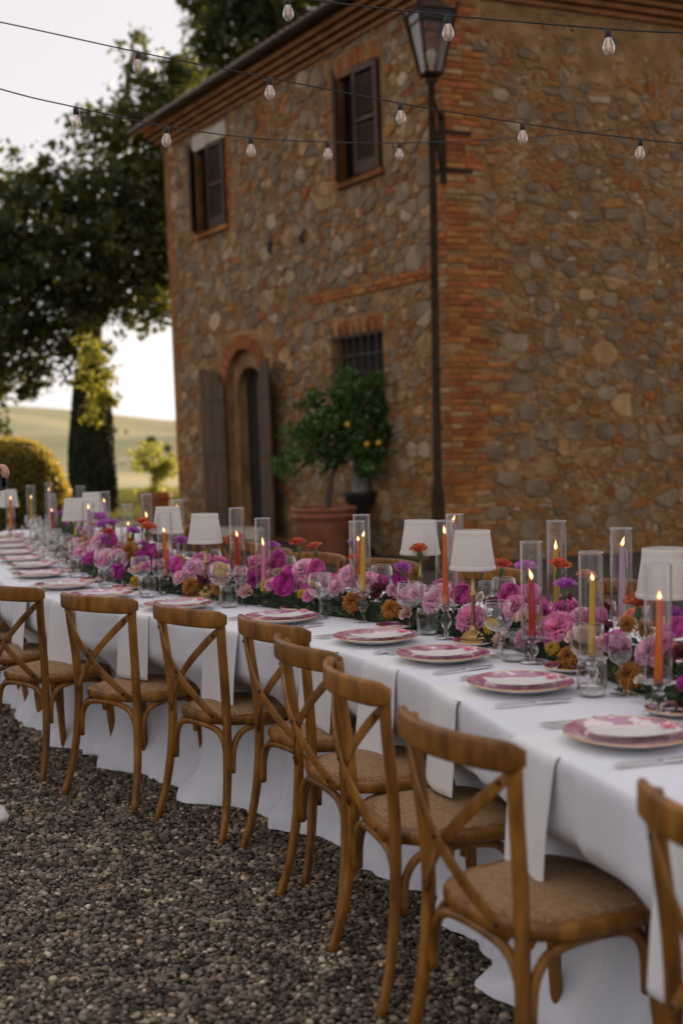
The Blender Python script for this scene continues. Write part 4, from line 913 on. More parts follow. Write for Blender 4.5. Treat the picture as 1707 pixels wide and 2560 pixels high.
for a0 in (.5, 2.2, 3.6, 5.4):
    b.sweep([(0, .085, cz(0, .085) + .004), (.014 * cos(a0), .085 + .014 * sin(a0), cz(0, .085) + .009), (.026 * cos(a0), .085 + .022 * sin(a0), cz(0, .085) + .004)], rrect(.0008, .004, .0005, 1), (0, 0, 1))
b.tube([(-.004, .085, cz(0, .085) + .004), (.004, .085, cz(0, .085) + .006)], .004, 6)
MENU = [('paper', mcard, []), ('ribbon', b.mesh('ribbon', m_rib, True), [])]
# cutlery, lying along +y
b = MB(); b.sweep([(0, -.12, .004), (0, -.11, .005), (0, -.02, .004), (0, 0, .004)], rrect(.0065, .0028, .002, 2), (0, 0, 1), [.8, 1.1, .8, .7])
b.sweep([(0, -.005, .004), (.001, .03, .004), (.001, .09, .004), (-.004, .115, .004)], rrect(.0095, .0009, .0008, 1), (0, 0, 1), [.5, 1, .95, .25]); KN = b.mesh('table_knife', m_silver, True)
b = MB(); b.sweep([(0, -.11, .004), (0, -.10, .004), (0, -.02, .005), (0, .03, .007), (0, .05, .007)], rrect(.0055, .0018, .0015, 2), (0, 0, 1), [.9, 1.3, .6, .7, 1.7])
for x in (-.0085, -.003, .003, .0085): b.sweep([(x, .045, .007), (x, .075, .006), (x * .95, .098, .009)], rrect(.0013, .0010, .0006, 1), (0, 0, 1), [1.3, 1, .6])
FK = b.mesh('fork', m_silver, True)
# glassware
m_g = thin_glass('clear_glass', (.985, .985, .985), 1.5); m_gs = solid_glass('thick_glass'); m_rim = mat('glass_rim', (.80, .79, .77), None, 5, .06, spec=.8); m_rim.node_tree.nodes['Principled BSDF'].inputs['Transmission Weight'].default_value = .6  # whitish rim colour puts the bright sky highlight into clear glass
def wine(rb, hb, rf, hs, rr, tot):
    b = MB(); b.lathe([(.001, .004), (rf * .3, .0035), (rf * .9, .002), (rf, .001), (rf, .0005)], 24); b.lathe([(rf * .25, .004), (.006, .009), (.0036, .02), (.0034, hs * .8), (.006, hs)], 12); foot = b.mesh('stem', m_gs, True)
    b = MB(); pr = [(.004, hs - .001)]
    for k in range(1, 13):
        t = k / 12; z = hs + (tot - hs) * t; zm = (hb - hs) / (tot - hs)
        r = rb * math.sqrt(max(0, 1 - ((t - zm) / zm) ** 2)) if t < zm else rr + (rb - rr) * math.cos((t - zm) / (1 - zm) * pi / 2) ** .9
        pr.append((max(r, .005), z))
    pr += [(pr[-1][0] - .0008, tot + .0006), (pr[-1][0] - .0014, tot - .001)]
    b.lathe(pr, 30); R_ = pr[-3][0]; c = MB(); c.lathe([(R_ + .0009 * cos(a), tot + .0009 * sin(a)) for a in np.linspace(0, 2 * pi, 7)], 30); return [('stem', foot, []), ('bowl', b.mesh('bowl', m_g, True), [('rim', c.mesh('rim', m_rim, True))])]
WB = wine(.052, .125, .037, .083, .043, .185); WS = wine(.034, .125, .032, .085, .0275, .172)
b = MB(); b.lathe([(.001, .001), (.030, .001), (.037, .005), (.041, .02), (.0435, .05), (.042, .085), (.0385, .10), (.0375, .1005), (.037, .099)], 30); tw = b.mesh('wall', m_g, True)
b = MB(); b.lathe([(.001, .0022), (.029, .0022), (.035, .006), (.037, .012), (.034, .015), (.001, .013)], 24); TU = [('wall', tw, []), ('thick_base', b.mesh('thick_base', m_gs, True), [])]
# napkin strip over the edge
def napkin(wd, out_, seed):
    R = random.Random(seed); L1, L2 = .20, .30 + R.uniform(-.02, .05); a = R.uniform(-.03, .03); p1, p2 = R.uniform(0, 6), R.uniform(0, 6)
    def fn(i, j):
        x = (i - .5) * wd; d = j * (L1 + L2); e = -(EDGE) + out_     # distance from plate centre to edge
        if d < L1: y = -(d + (e - L1)); z = -.0005
        else: h = d - L1; k = min(1, h / .03); y = -e - .011 * math.sin(k * pi / 2) - .09 * h + .011 * math.sin(x * 20 + p1) * min(1, h * 5); z = -.0005 - max(0, h - .006) if h > .006 else -.0005 - h * .2
        if d >= L1: z += a * 9 * x * (d - L1)
        ed = .0035 if i < .01 or i > .99 or j > .99 else 0
        if i < .01: x += .002
        if i > .99: x -= .002
        if d < L1: z -= ed
        else: y += ed * 3.0
        return (x + a * d + .004 * math.sin(d * 9 + p2), y, z)
    m = bpy.data.meshes.new('napkin'); me = grid(16, 40, fn, 'napkin', m_nap); return me
NAPS = [napkin(.24, .014, k) for k in range(4)]
def put(parts, name, t_mw, dx, dy, dz, rz, label, cat, group): 
    mw = t_mw @ TR(dx, dy, dz, rz)
    if isinstance(parts, bpy.types.Mesh): return tag(obj(name, parts, None, mw), label, cat, group)
    return spawn(parts, name, mw, label, cat, group)
FS = 'at a setting on the gravel side'; BS = 'at a setting on the house side'
OV = {1: dict(tu=(.14, .16), wb=(.045, .195), ws=(.165, .235)), 2: dict(tu=(.118, .20), wb=(.025, .20), ws=(.10, .285)), 3: dict(tu=(-.03, .262), wb=(-.15, .265), ws=(-.075, .315)), 4: dict(tu=(.0, .262), wb=(.035, .178), ws=(-.075, .30))}
ns = len(_pp)
settings = [(tuple(_pp[i]), seat_yaw(_s[i]), i, 0) for i in range(ns)] + [(tuple(tpos(-.62, 0)), seat_yaw(-.62), 98, 0), (tuple(tpos(-1.2, 0)), seat_yaw(-1.2), 99, 0)]
for t in np.arange(.35, S_END - .2, .66): settings.append((tuple(tpos(t, FAR + EDGE)), seat_yaw(t) + pi, 50, 1))
for (px_, py_), yw, i, sd_ in settings:
    mw = TR(px_, py_, ZT + .0035, yw); j = lambda s_=.012: rnd.uniform(-s_, s_); sfx = BS if sd_ else rel({98: -3, 99: -4}.get(i, i - 2)); gfx = BS if sd_ else FS; o = OV.get(i, {})
    put(PL, 'dinner_plate', mw, 0, 0, .002, j(3), 'gold rimmed purple dinner plate ' + sfx, 'plate', 'dinner plates ' + gfx)
    put(MENU, 'menu_card', mw, .035 + j(.01), -.005 + j(), .002, radians(-12) + j(.08), 'white menu card with pink ribbon, ' + sfx, 'menu card', 'menu cards ' + gfx)
    put(BP, 'side_plate', mw, -.215 + j(), .255 + j(), .001, j(3), 'small deep purple side plate ' + sfx, 'plate', 'side plates ' + gfx)
    put(KN, 'table_knife', mw, .195 + j(.006), -.035 + j(), .001, radians(4) + j(.05), 'steel table knife ' + sfx, 'knife', 'knives ' + gfx)
    for dx in (-.195, -.222): put(FK, 'fork', mw, dx + j(.003), -.005 + j(), .001, j(.05), ('outer' if dx < -.2 else 'inner') + ' steel fork ' + sfx, 'fork', 'forks ' + gfx)
    if not sd_: put(NAPS[i % 4], 'napkin', TR(*tpos(tloc((px_, py_))[0], 0), ZT + .0035, yw), -.045 + j(.015), 0, -.0005, j(.03), 'white napkin over the table edge, ' + sfx, 'napkin', 'napkins over the table edge')
    a = o.get('wb', (.02 + j(.02), .215 + j())); put(WB, 'wine_glass', mw, *a, 0, 0, 'large round wine glass ' + sfx, 'wine glass', 'large wine glasses ' + gfx)
    a = o.get('ws', (.085 + j(.02), .275 + j())); put(WS, 'wine_glass', mw, *a, 0, 0, 'small slim wine glass ' + sfx, 'wine glass', 'small wine glasses ' + gfx)
    a = o.get('tu', (.125 + j(.015), .18 + j())); put(TU, 'water_tumbler', mw, *a, 0, 0, 'clear water tumbler ' + sfx, 'tumbler', 'tumblers ' + gfx)

# ------------------------------------------------------------------ table lamps
m_brass = mat('aged_brass', (.36, .24, .085), (.48, .34, .13), 12, .32, metal=.9)
m_shade = mat('pleated_fabric', (.74, .71, .66), (.78, .75, .70), 6, .9, transl=.35, bump=.0006, bscale=300)
m_trim = mat('shade_trim', (.72, .68, .62), None, 6, .9, transl=.2)
b = MB(); b.lathe([(.056, 0), (.056, .008), (.050, .012), (.050, .018), (.043, .022), (.041, .030), (.026, .040), (.014, .046), (.010, .056), (.0075, .062)], 8, capb=True); lb_ = b.mesh('base', m_brass)
b = MB(); b.lathe([(.0065, .05), (.0065, .165), (.0095, .168), (.012, .174), (.0095, .180), (.0065, .183), (.0065, .30), (.012, .302), (.012, .33), (.001, .332)], 12); ls_ = b.mesh('stem', m_brass, True)
pl_ = lambda a, jj: 1 + .010 * cos(48 * a)
b = MB(); b.lathe([(.082, .268), (.0805, .275), (.0625, .395), (.062, .405)], 192, wob=pl_); sh_ = b.mesh('shade', m_shade, True)
b = MB(); b.lathe([(.0838, .2655), (.0846, .270), (.083, .279), (.0815, .2805)], 48); tr_ = b.mesh('trim', m_trim, True); b = MB(); b.lathe([(.0655, .387), (.0640, .396), (.0636, .407), (.061, .4075)], 48); tr2_ = b.mesh('trim', m_trim, True)
LAMP = [('base', lb_, []), ('stem', ls_, []), ('shade', sh_, [('trim', tr_), ('trim', tr2_)])]
def best(x, y, hs, omax=.30, want=0.0):
    """table place for a thing whose top shows at pixel x,y: try likely heights, keep to the middle strip"""
    c = []
    for h in np.arange(hs[0], hs[1] + .001, .005):
        p = PZ(x, y, ZT + h); t, o = tloc(p[:2]); o -= MID; c.append((max(0, abs(o - want) - .12) * 3 + max(0, abs(o) - omax) * 30 + abs(h - sum(hs) / 2), h, p))
    return min(c, key=lambda a: a[0])[1:]
LP = [(1662,1362,.408),(None, PZ(1182,1608,ZT), .408),(1046,1291,.408),(None, PZ(515,1498,ZT), .42),(416,1253,.408),(188,1242,.408),(230,1224,.408),(20,1216,.408)]
LPOS = []
def near(p):
    return rel(int(np.abs(_s - tloc(p[:2])[0]).argmin()) - 2)
for a in LP:
    if a[0] is None: p = a[1]
    else: h, p = best(a[0], a[1], (.39, .45), .28)
    LPOS.append(p); w_ = near(p); spawn(LAMP, 'table_lamp', TR(p[0], p[1], ZT + .003, rnd.uniform(0, 1), 0, rnd.uniform(-.02, .02)), 'brass table lamp with white shade ' + w_, 'table lamp', 'brass table lamps down the table')

# ------------------------------------------------------------------ candles
m_cyl = thin_glass('chimney_glass', (.955, .95, .94), 1.5)
def stick(h):
    b = MB(); k = h - .085
    b.lathe([(.001, .006), (.012, .010), (.034, .005), (.040, .002), (.040, .0005), (.001, .0005)], 24)
    b.lathe([(.001, .008), (.009, .012), (.008, .020 + k * .4), (.015, .024 + k * .45), (.0215, .040 + k * .6), (.016, .055 + k * .8), (.009, .060 + k * .85), (.016, .068 + k), (.018, h - .004), (.001, h - .006)], 20)
    b.lathe([(.001, h - .004), (.046, h - .004), (.047, h - .002), (.0465, h), (.016, h), (.015, h - .008), (.001, h - .008)], 32); return b.mesh('candlestick', m_gs, True)
ST = {.085: stick(.085), .125: stick(.125)}
b = MB(); b.lathe([(.0362, 0), (.0360, .001), (.0360, .3085), (.0366, .3093), (.0362, .3102), (.0352, .3100)], 40); cy_ = b.mesh('tube', m_cyl, True); b = MB(); b.lathe([(.0360 + .0014 * cos(a), .3100 + .0014 * sin(a)) for a in np.linspace(0, 2 * pi, 9)], 40); CYL = [('tube', cy_, []), ('rim', b.mesh('rim', m_rim, True), [])]
CCOL = dict(yellow=(.72, .45, .035), orange=(.80, .17, .012), red=(.52, .012, .010), lilac=(.62, .46, .58), pink=(.78, .28, .40))
m_wax = {k: mat(k + '_wax', v, None, 5, .42, transl=.22) for k, v in CCOL.items()}
m_wick = mat('burnt_wick', (.01, .008, .007), None, 5, .9)
m_fl = bpy.data.materials.new('flame'); m_fl.use_nodes = True; nt = m_fl.node_tree; nt.nodes.clear(); o_ = nd(nt, 'OutputMaterial'); e_ = nd(nt, 'Emission'); tc = nd(nt, 'TexCoord'); sx = nd(nt, 'SeparateXYZ'); cr = nd(nt, 'ValToRGB')
nt.links.new(tc.outputs['Generated'], sx.inputs[0]); nt.links.new(sx.outputs[2], cr.inputs[0]); cr.color_ramp.elements[0].color = (1, .28, .05, 1); cr.color_ramp.elements[1].color = (1, .30, .06, 1); k = cr.color_ramp.elements.new(.42); k.color = (1, .72, .32, 1); nt.links.new(cr.outputs[0], e_.inputs[0]); e_.inputs[1].default_value = 1.7; nt.links.new(e_.outputs[0], o_.inputs[0])
def candle_parts(col, L):
    b = MB(); b.lathe([(.0118, 0), (.0118, .02), (.0085, L - .004), (.0078, L), (.004, L - .002), (.001, L - .002)], 16, capb=True); w = b.mesh('wax', m_wax[col], True)
    b = MB(); b.tube([(0, 0, L - .004), (.0005, 0, L + .006), (.002, .001, L + .010)], .0009, 5, (0, 1, 0)); k = b.mesh('wick', m_wick)
    b = MB(); fk_ = rnd.uniform(.65, 1.15); pr = [(r_ * rnd.uniform(.85, 1.1), z_ * fk_) for r_, z_ in ((.0008, 0), (.0042, .004), (.0058, .010), (.0050, .018), (.0028, .026), (.0012, .032), (.0003, .036))]; b.lathe(pr, 12, c=(0, 0, 0)); ln = rnd.uniform(-.4, .4); fv = [(x + ln * z * z * 22, y, z + L + .003) for x, y, z in b.v]; fl = mesh('flame', fv, b.f, m_fl, True)
    out_ = [('wax', w, []), ('wick', k, []), ('flame', fl, [])]
    if col == 'lilac':
        b = MB(); b.tube([tuple(p) for p in curve3([(.008, -.003, L - .003), (.0125, -.004, L - .02), (.015, -.004, L - .05), (.016, -.004, L - .075)], 8)], [.003, .004, .0035, .004, .003, .0035, .004, .0015], 6, (0, 1, 0)); out_.append(('wax_drip', b.mesh('wax_drip', m_wax[col], True), []))
    return out_
CD = [(1329,1365,'red',.19,(1330,1658),.085),(1390,1305,'yellow',.21,None,.125),(1476,1388,'yellow',.23,None,.085),(1551,1339,'lilac',.255,None,.125),(1640,1405,'orange',.22,(1645,1785),.085),(1115,1317,'orange',.265,(1115,1597),.125),(1136,1301,'lilac',.28,None,.125),(908,1283,'yellow',.224,(908,1555),.125),(892,1294,'orange',.23,None,.085),(656,1298,'pink',.19,None,.085),(592,1283,'red',.18,None,.125),(413,1284,'orange',.22,(416,1482),.085),(443,1247,'lilac',.26,None,.125),(366,1233,'red',.17,None,.125),(318,1247,'yellow',.19,None,.085),(262,1229,'lilac',.245,None,.125),(220,1248,'lilac',.27,None,.085),(201,1222,'yellow',.2,None,.125),(130,1239,'red',.19,None,.085),(122,1215,'lilac',.25,None,.125),(77,1212,'yellow',.21,None,.125),(25,1228,'orange',.25,None,.085),(1750,1370,'red',.22,None,.125)]
CPOS = []
for x, y, col, cl, ft_, hh in CD:
    if ft_: p = PZ(*ft_, ZT)
    else: h, p = best(x, y, (.39, .445), .34)
    for q_ in LPOS + CPOS:
        d = np.array(p[:2]) - np.array(q_[:2]); l = np.hypot(*d)
        if l < .10: p = np.array(p); p[:2] += d / max(l, 1e-3) * (.10 - l)
    CPOS.append(p); w_ = near(p); mw = TR(p[0], p[1], ZT + .003); wz = {'red': 'red', 'yellow': 'yellow', 'orange': 'orange', 'lilac': 'pale lilac', 'pink': 'pink'}[col]
    tag(obj('candlestick', ST[hh], None, mw), ('short' if hh < .1 else 'tall') + f' glass stick of {wz} candle ' + w_, 'candlestick', f'glass candlesticks under {wz} candles')
    spawn(candle_parts(col, cl), 'taper_candle', mw @ TR(0, 0, hh - .006, 0, 0, rnd.uniform(-.025, .025)), f'burning {wz} taper candle ' + w_, 'candle', f'{wz} taper candles')
    spawn(CYL, 'glass_chimney', mw @ TR(0, 0, hh + .001), f'glass chimney of {wz} candle ' + w_, 'glass chimney', f'glass chimneys around {wz} candles')
# ------------------------------------------------------------------ flowers
def petal(R, w, h, t0, curl, cup, az, r0=0., z0=0., ruf=.0, nu=4, nv=4, base_w=.35):
    """petal grid: starts near the axis, bends outward from angle t0 by curl"""
    v = []; x_ = r0; z_ = z0
    for j in range(nv + 1):
        s = j / nv
        if j: th = t0 + curl * (s - .5 / nv); x_ += h / nv * sin(th); z_ += h / nv * cos(th)
        wid = w * (base_w + (1 - base_w) * sin(min(1, s * 1.15) * pi / 2)) * (1 if s < .85 else .86); th = t0 + curl * s
        for i in range(nu + 1):
            a = i / nu * 2 - 1; k = cup * w * a * a; e = ruf * w * R.gauss(0, 1) * s * s
            rr = x_ - k * cos(th) + e * cos(th); zz = z_ + k * sin(th) - e * sin(th) - .12 * h * a * a * (s == 1) + (R.gauss(0, ruf * .6 * h) if s == 1 else 0)
            v.append((rr * cos(az) - a * wid / 2 * sin(az), rr * sin(az) + a * wid / 2 * cos(az), zz))
    f = [(j * (nu + 1) + i, j * (nu + 1) + i + 1, (j + 1) * (nu + 1) + i + 1, (j + 1) * (nu + 1) + i) for j in range(nv) for i in range(nu)]
    return v, f
def bloom(kind, seed):
    R = random.Random(seed); b = MB(); ga = 2.39996; tn_ = []; _a = b.add
    def add_(v, f, mi=0): tn_.extend([R.random()] * len(v)); return _a(v, f, mi)
    b.add = add_
    if kind == 'peony':
        for i in range(64):
            k = i / 63; b.add(*petal(R, .42 + .42 * k, .72 + .25 * k, .05 + 1.05 * k + R.uniform(-.15, .15), .55 + .5 * k, .28, i * ga + R.uniform(-.2, .2), .05 + .12 * k, -.35 - .12 * k, .055))
        for i in range(7): b.add(*petal(R, .95, 1.05, 1.15 + R.uniform(-.1, .1), -.75, .22, i * 6.283 / 7 + .3, .1, -.55, .03))
    elif kind == 'bowl':
        for i in range(30):
            k = i / 29; b.add(*petal(R, .45 + .7 * k, .85 + .35 * k, .15 + .95 * k, -.35 - .6 * k, .30, i * ga, .06 + .1 * k, -.5, .025))
    elif kind == 'bud':
        for i in range(13):
            k = i / 12; b.add(*petal(R, .7 + .5 * k, 1.3, .25 + .45 * k, -.75 - .25 * k, .36, i * ga, .05, -.6, .02))
    elif kind == 'rose':
        for i in range(26):
            k = i / 25; b.add(*petal(R, .35 + .75 * k, .7 + .4 * k, .02 + .85 * k, .25 + .5 * k ** 2, .33, i * ga, .03 + .12 * k, -.45, .015))
    elif kind == 'carnation':
        for i in range(46):
            k = i / 45; b.add(*petal(R, .50, .85 + .15 * k, .02 + .85 * k + R.uniform(-.15, .15), .25 + .3 * k, .10, i * ga + R.uniform(-.3, .3), .03, -.28, .085, 6, 3, .25))
    elif kind == 'mum':
        for i in range(120):
            k = (i + .5) / 120; th = math.acos(1 - 1.5 * k) + R.uniform(-.1, .1); b.add(*petal(R, .15, (.55 + .40 * k) * R.uniform(.85, 1.12), th * .85, .35 + .45 * k, .5, i * ga, .12 * sin(th), -.22 + .12 * cos(th), .04, 2, 3, .6))
    m = b; mx_ = max(math.sqrt(p[0] ** 2 + p[1] ** 2) for p in m.v); m.v = [(p[0] / mx_, p[1] / mx_, p[2] / mx_) for p in m.v]; m.tn = tn_; return m
def pm(name, c1, c2, tr=.42): return mat(name, c1, c2, 2.2, .62, transl=tr, tint=.28, rand=.10, hrand=.008, bump=.004, bscale=9, sheen=.2)
FC = dict(pale=pm('pale_pink_petal', (.90, .50, .66), (.93, .66, .77)), pink=pm('pink_petal', (.86, .30, .55), (.90, .44, .66)), hot=pm('hot_pink_petal', (.74, .12, .45), (.80, .22, .55)), mag=pm('magenta_petal', (.52, .03, .34), (.66, .08, .46)),
          violet=pm('violet_petal', (.58, .13, .58), (.72, .25, .70)), orange=pm('coral_petal', (.80, .14, .055), (.86, .24, .11)), peach=pm('peach_petal', (.80, .30, .20), (.82, .38, .27)), ochre=pm('ochre_petal', (.48, .19, .025), (.62, .28, .05)), red=pm('dark_red_petal', (.10, .004, .010), (.19, .010, .022), .15), blush=pm('blush_petal', (.76, .50, .42), (.82, .60, .52)), yellow=pm('yellow_petal', (.72, .50, .02), (.78, .58, .05)), white=pm('cream_petal', (.76, .72, .62), (.80, .77, .68)))
_bl = {}
def bm(kind, col, k):
    key = (kind, col, k)
    if key not in _bl:
        if (kind, k) not in _bl: _bl[(kind, k)] = bloom(kind, 100 + k * 7 + len(kind))
        m = _bl[(kind, k)]; me = _bl[key] = mesh(kind, m.v, m.f, FC[col], True); at_ = me.attributes.new('tint', 'FLOAT', 'POINT'); at_.data.foreach_set('value', m.tn)
    return _bl[key]
m_stem = mat('green_stem', (.05, .10, .025), (.09, .15, .045), 12, .5); m_fol = mat('runner_foliage', (.022, .045, .014), (.06, .10, .03), 12, .5, transl=.2, tint=.5); m_moss = mat('moss_bed', (.012, .022, .009), (.03, .045, .016), 30, .95, bump=.01)
m_euc = mat('eucalyptus_leaf', (.10, .15, .10), (.16, .21, .14), 8, .55, transl=.2)
runner = tag(empty('flower_runner'), 'long low runner of pink peonies, coral carnations and ochre blooms along the table', 'flowers')
NAME = dict(peony='peony', bowl='peony', bud='peony_bud', rose='rose', carnation='carnation', mum='chrysanthemum')
def face(d, spin): return Vector(d).to_track_quat('Z', 'Y').to_matrix().to_4x4() @ Matrix.Rotation(spin, 4, 'Z')
BLOOMS = []
def place(kind, col, p, r, d):
    m = Matrix.Translation(tuple(map(float, p))) @ face(d, rnd.uniform(0, 6.28)) @ Matrix.Scale(r, 4); BLOOMS.append((np.array(p), r))
    return obj(NAME[kind], bm(kind, col, rnd.randrange(3)), runner, m)
b = MB(); b.lathe([(.002, 0), (.0042, -.003), (.0062, -.008), (.0066, -.016), (.0045, -.026), (.002, -.03)], 8); CAL = b.mesh('calyx', m_stem, True)
def carnation(col, p, r, lean=None):
    p = np.array(p, float); t, o = tloc(p[:2]); root = np.array([*tpos(t + rnd.uniform(-.03, .03), MID + (o - MID) * .7), ZT + .04]); ax = p - root; ax = ax / np.linalg.norm(ax); d = ax + np.array([rnd.uniform(-.3, .3), rnd.uniform(-.45, .1), 0])
    c = place('carnation', col, p, r, d); dn = Vector(d).normalized(); q_ = Vector(p) - dn * r * .22
    b = MB(); pts = curve3([np.array(q_), np.array(q_) - np.array(dn) * .03, p * .4 + root * .6, root], 9); b.tube([tuple(x) for x in pts], [.0022] * 9, 6, (0, 1, 0))
    for k in (3, 5):
        a0 = rnd.uniform(0, 6.28); e = np.array([cos(a0), sin(a0), .9]); e /= np.linalg.norm(e); q = np.array(pts[k]); b.sweep([tuple(q), tuple(q + e * .025), tuple(q + e * .05 + np.array([cos(a0), sin(a0), 0]) * .015)], rrect(.0022, .0004, .0003, 1), (0, 0, 1), [1, 1, .2])
    st = obj('flower_stem', b.mesh('flower_stem', m_stem, True), runner)
    obj('calyx', CAL, st, Matrix.Translation(tuple(Vector(p) - dn * r * .12)) @ face(d, 0) @ Matrix.Scale(r / .032, 4))
def hit(x, y, off):
    """where the sight line through a pixel crosses the runner at the given side offset"""
    d = ray(x, y); last = None
    for D in np.arange(2.2, 11.5, .03):
        q = _C + d * (D / d[1]); o = tloc(q[:2])[1] - MID
        if last is not None and (last < off <= o): return q, D
        last = o
    return None, None
Z1, Z2, Z3 = (0, 1100, .3827), (500, 1200, .3827), (1050, 1250, .419)
HERO = [(Z2,570,690,80,'bowl','mag',-.15),(Z2,515,530,66,'bowl','hot',-.02),(Z2,660,575,78,'peony','pale',-.06),(Z2,770,590,62,'bowl','hot',-.08),(Z2,345,635,60,'peony','mag',-.10),(Z2,705,745,48,'peony','pink',-.16),(Z2,600,610,50,'bowl','hot',-.05),(Z2,960,610,74,'peony','pale',-.05),(Z2,1085,650,70,'peony','pale',-.08),(Z2,1200,660,36,'bud','hot',-.05),(Z2,1160,720,58,'rose','red',-.10),(Z2,1310,650,46,'bud','mag',-.08),(Z2,1250,712,44,'peony','pale',-.10),(Z2,1400,720,66,'peony','pale',-.08),(Z2,1510,775,80,'peony','pale',-.14),(Z2,295,730,52,'rose','blush',-.16),(Z2,80,620,70,'peony','pale',-.06),(Z2,1345,868,46,'rose','blush',-.17),
 (Z2,980,785,66,'mum','ochre',-.16),(Z2,1235,830,60,'mum','ochre',-.17),(Z2,110,680,56,'mum','ochre',-.14),(Z2,425,680,42,'mum','yellow',-.14),(Z2,660,735,30,'mum','yellow',-.15),(Z2,500,600,40,'peony','blush',-.08),(Z2,880,690,60,'peony','pale',-.12),(Z2,190,570,36,'bud','mag',-.04),
 (Z3,290,690,88,'peony','pink',-.15),(Z3,545,625,74,'peony','pink',-.06),(Z3,800,745,108,'peony','pink',-.13),(Z3,830,660,80,'peony','hot',-.06),(Z3,720,640,50,'bud','hot',-.06),(Z3,260,575,60,'bowl','hot',-.06),(Z3,540,570,62,'bowl','hot',-.02),(Z3,940,690,70,'peony','pale',-.06),(Z3,1345,890,92,'peony','pale',-.12),(Z3,1180,850,62,'bud','hot',-.12),(Z3,1090,765,54,'rose','red',-.08),(Z3,480,830,60,'rose','blush',-.15),(Z3,1540,915,62,'rose','red',-.10),(Z3,1540,770,70,'bowl','hot',-.04),(Z3,100,560,80,'peony','pale',-.06),(Z3,870,925,70,'mum','ochre',-.17),(Z3,1225,1035,86,'mum','ochre',-.17),(Z3,1225,735,54,'mum','ochre',-.06),(Z3,1335,755,54,'mum','ochre',-.05),(Z3,410,740,46,'mum','yellow',-.14),(Z3,775,875,40,'mum','yellow',-.17),(Z3,1310,1072,36,'rose','white',-.18),(Z3,355,575,30,'rose','white',-.02),(Z3,870,600,44,'rose','red',.02),(Z3,610,690,50,'rose','blush',-.12),(Z3,1060,690,40,'peony','white',.0),(Z3,1450,830,60,'peony','pink',-.10),
 (Z1,785,860,54,'bowl','mag',-.16),(Z1,1165,820,52,'bowl','hot',-.12),(Z1,1250,830,72,'peony','pale',-.10),(Z1,1160,890,46,'peony','pale',-.15),(Z1,1240,945,62,'mum','ochre',-.17),(Z1,1420,960,44,'mum','ochre',-.17),(Z1,880,915,40,'mum','yellow',-.17),(Z1,1400,840,60,'peony','pale',-.08),(Z1,1050,750,44,'rose','red',-.02),(Z1,840,710,60,'mum','ochre',-.05),(Z1,640,690,60,'peony','pale',-.06),(Z1,690,640,46,'peony','pale',-.02),(Z1,740,640,44,'bowl','mag',0),(Z1,165,655,36,'mum','ochre',-.17),(Z1,1330,920,40,'rose','red',-.14)]
for (x0, y0, s0), x, y, r, kind, col, off in HERO:
    q, D = hit(x0 + x * s0, y0 + y * s0, off)
    if q is None: continue
    r_ = 1.3 * r * s0 * D / F; q[2] = max(q[2], ZT + r_ * .75); t, o = tloc(q[:2]); n_ = base(t)[2]; q[2] = min(q[2], ZT + .20)
    place(kind, col, q, r_, (-n_[0] * .8 + rnd.uniform(-.2, .2), -n_[1] * .8 - .25, .75 if kind != 'bowl' else .5))
CARN = [(Z3,490,390,56,'orange',.05),(Z3,630,405,64,'violet',-.05),(Z3,830,392,66,'orange',.05),(Z3,865,515,70,'violet',-.08),(Z3,1300,615,84,'orange',-.08),(Z3,1500,690,72,'violet',0),(Z3,990,460,60,'peach',.12),(Z3,370,420,40,'violet',.12),(Z3,0,300,36,'peach',.0),(Z2,635,415,52,'orange',-.03),(Z2,750,440,50,'orange',.03),(Z2,465,440,56,'violet',0),(Z2,230,385,56,'orange',-.02),(Z2,60,415,48,'violet',.05),(Z2,1010,425,54,'violet',0),(Z2,1010,512,44,'orange',-.06),(Z2,1425,455,56,'orange',-.02),(Z2,1320,580,60,'violet',-.10),(Z1,1185,665,50,'violet',-.05),(Z1,1360,680,50,'violet',.06),(Z1,965,575,54,'orange',-.02),(Z1,930,540,46,'orange',.08),(Z1,875,600,44,'violet',.06),(Z1,655,510,50,'violet',.05),(Z1,675,555,50,'violet',0),(Z1,740,548,42,'violet',.06),(Z1,715,605,40,'orange',-.04),(Z1,700,645,46,'violet',-.02),(Z1,115,468,36,'violet',.05),(Z1,265,505,34,'violet',.02),(Z1,290,480,36,'orange',.1),(Z1,450,660,34,'violet',0),(Z1,30,540,40,'violet',-.05)]
for (x0, y0, s0), x, y, r, col, off in CARN:
    q, D = hit(x0 + x * s0, y0 + y * s0, off)
    if q is None: continue
    q[2] = min(q[2], ZT + .32); carnation(col, q, 1.22 * r * s0 * D / F)
# the rest of the runner, both sides, filled in the same mix
t = -1.3
mixk = [('peony', 'pale'), ('peony', 'pink'), ('bowl', 'hot'), ('peony', 'pink'), ('bowl', 'mag'), ('rose', 'blush'), ('mum', 'ochre'), ('rose', 'red'), ('bud', 'hot'), ('peony', 'pale'), ('peony', 'pale'), ('mum', 'yellow'), ('rose', 'peach')]
nf = 0
while t < S_END + .7 and nf < 150:
    for o in (-.12, 0, .12):
        kind, col = rnd.choice(mixk); p = tpos(t + rnd.uniform(-.04, .04), MID + o + rnd.uniform(-.03, .03)); r = rnd.uniform(.042, .070) * (.8 if kind in ('mum', 'bud', 'rose') else 1); z = ZT + .07 + rnd.uniform(0, .10) + (.03 if o == 0 else 0); P_ = np.array([*p, z])
        if any(np.linalg.norm(P_ - a) < (r + b_) * .75 for a, b_ in BLOOMS): continue
        if any(np.hypot(*(P_ - a)[:2]) < .06 for a in CPOS + LPOS): continue
        n_ = base(t)[2]; sg = -1 if o < .05 else 1; place(kind, col, P_, r, (n_[0] * sg * .6 + rnd.uniform(-.3, .3), n_[1] * sg * .6, .8)); nf += 1
    t += .095
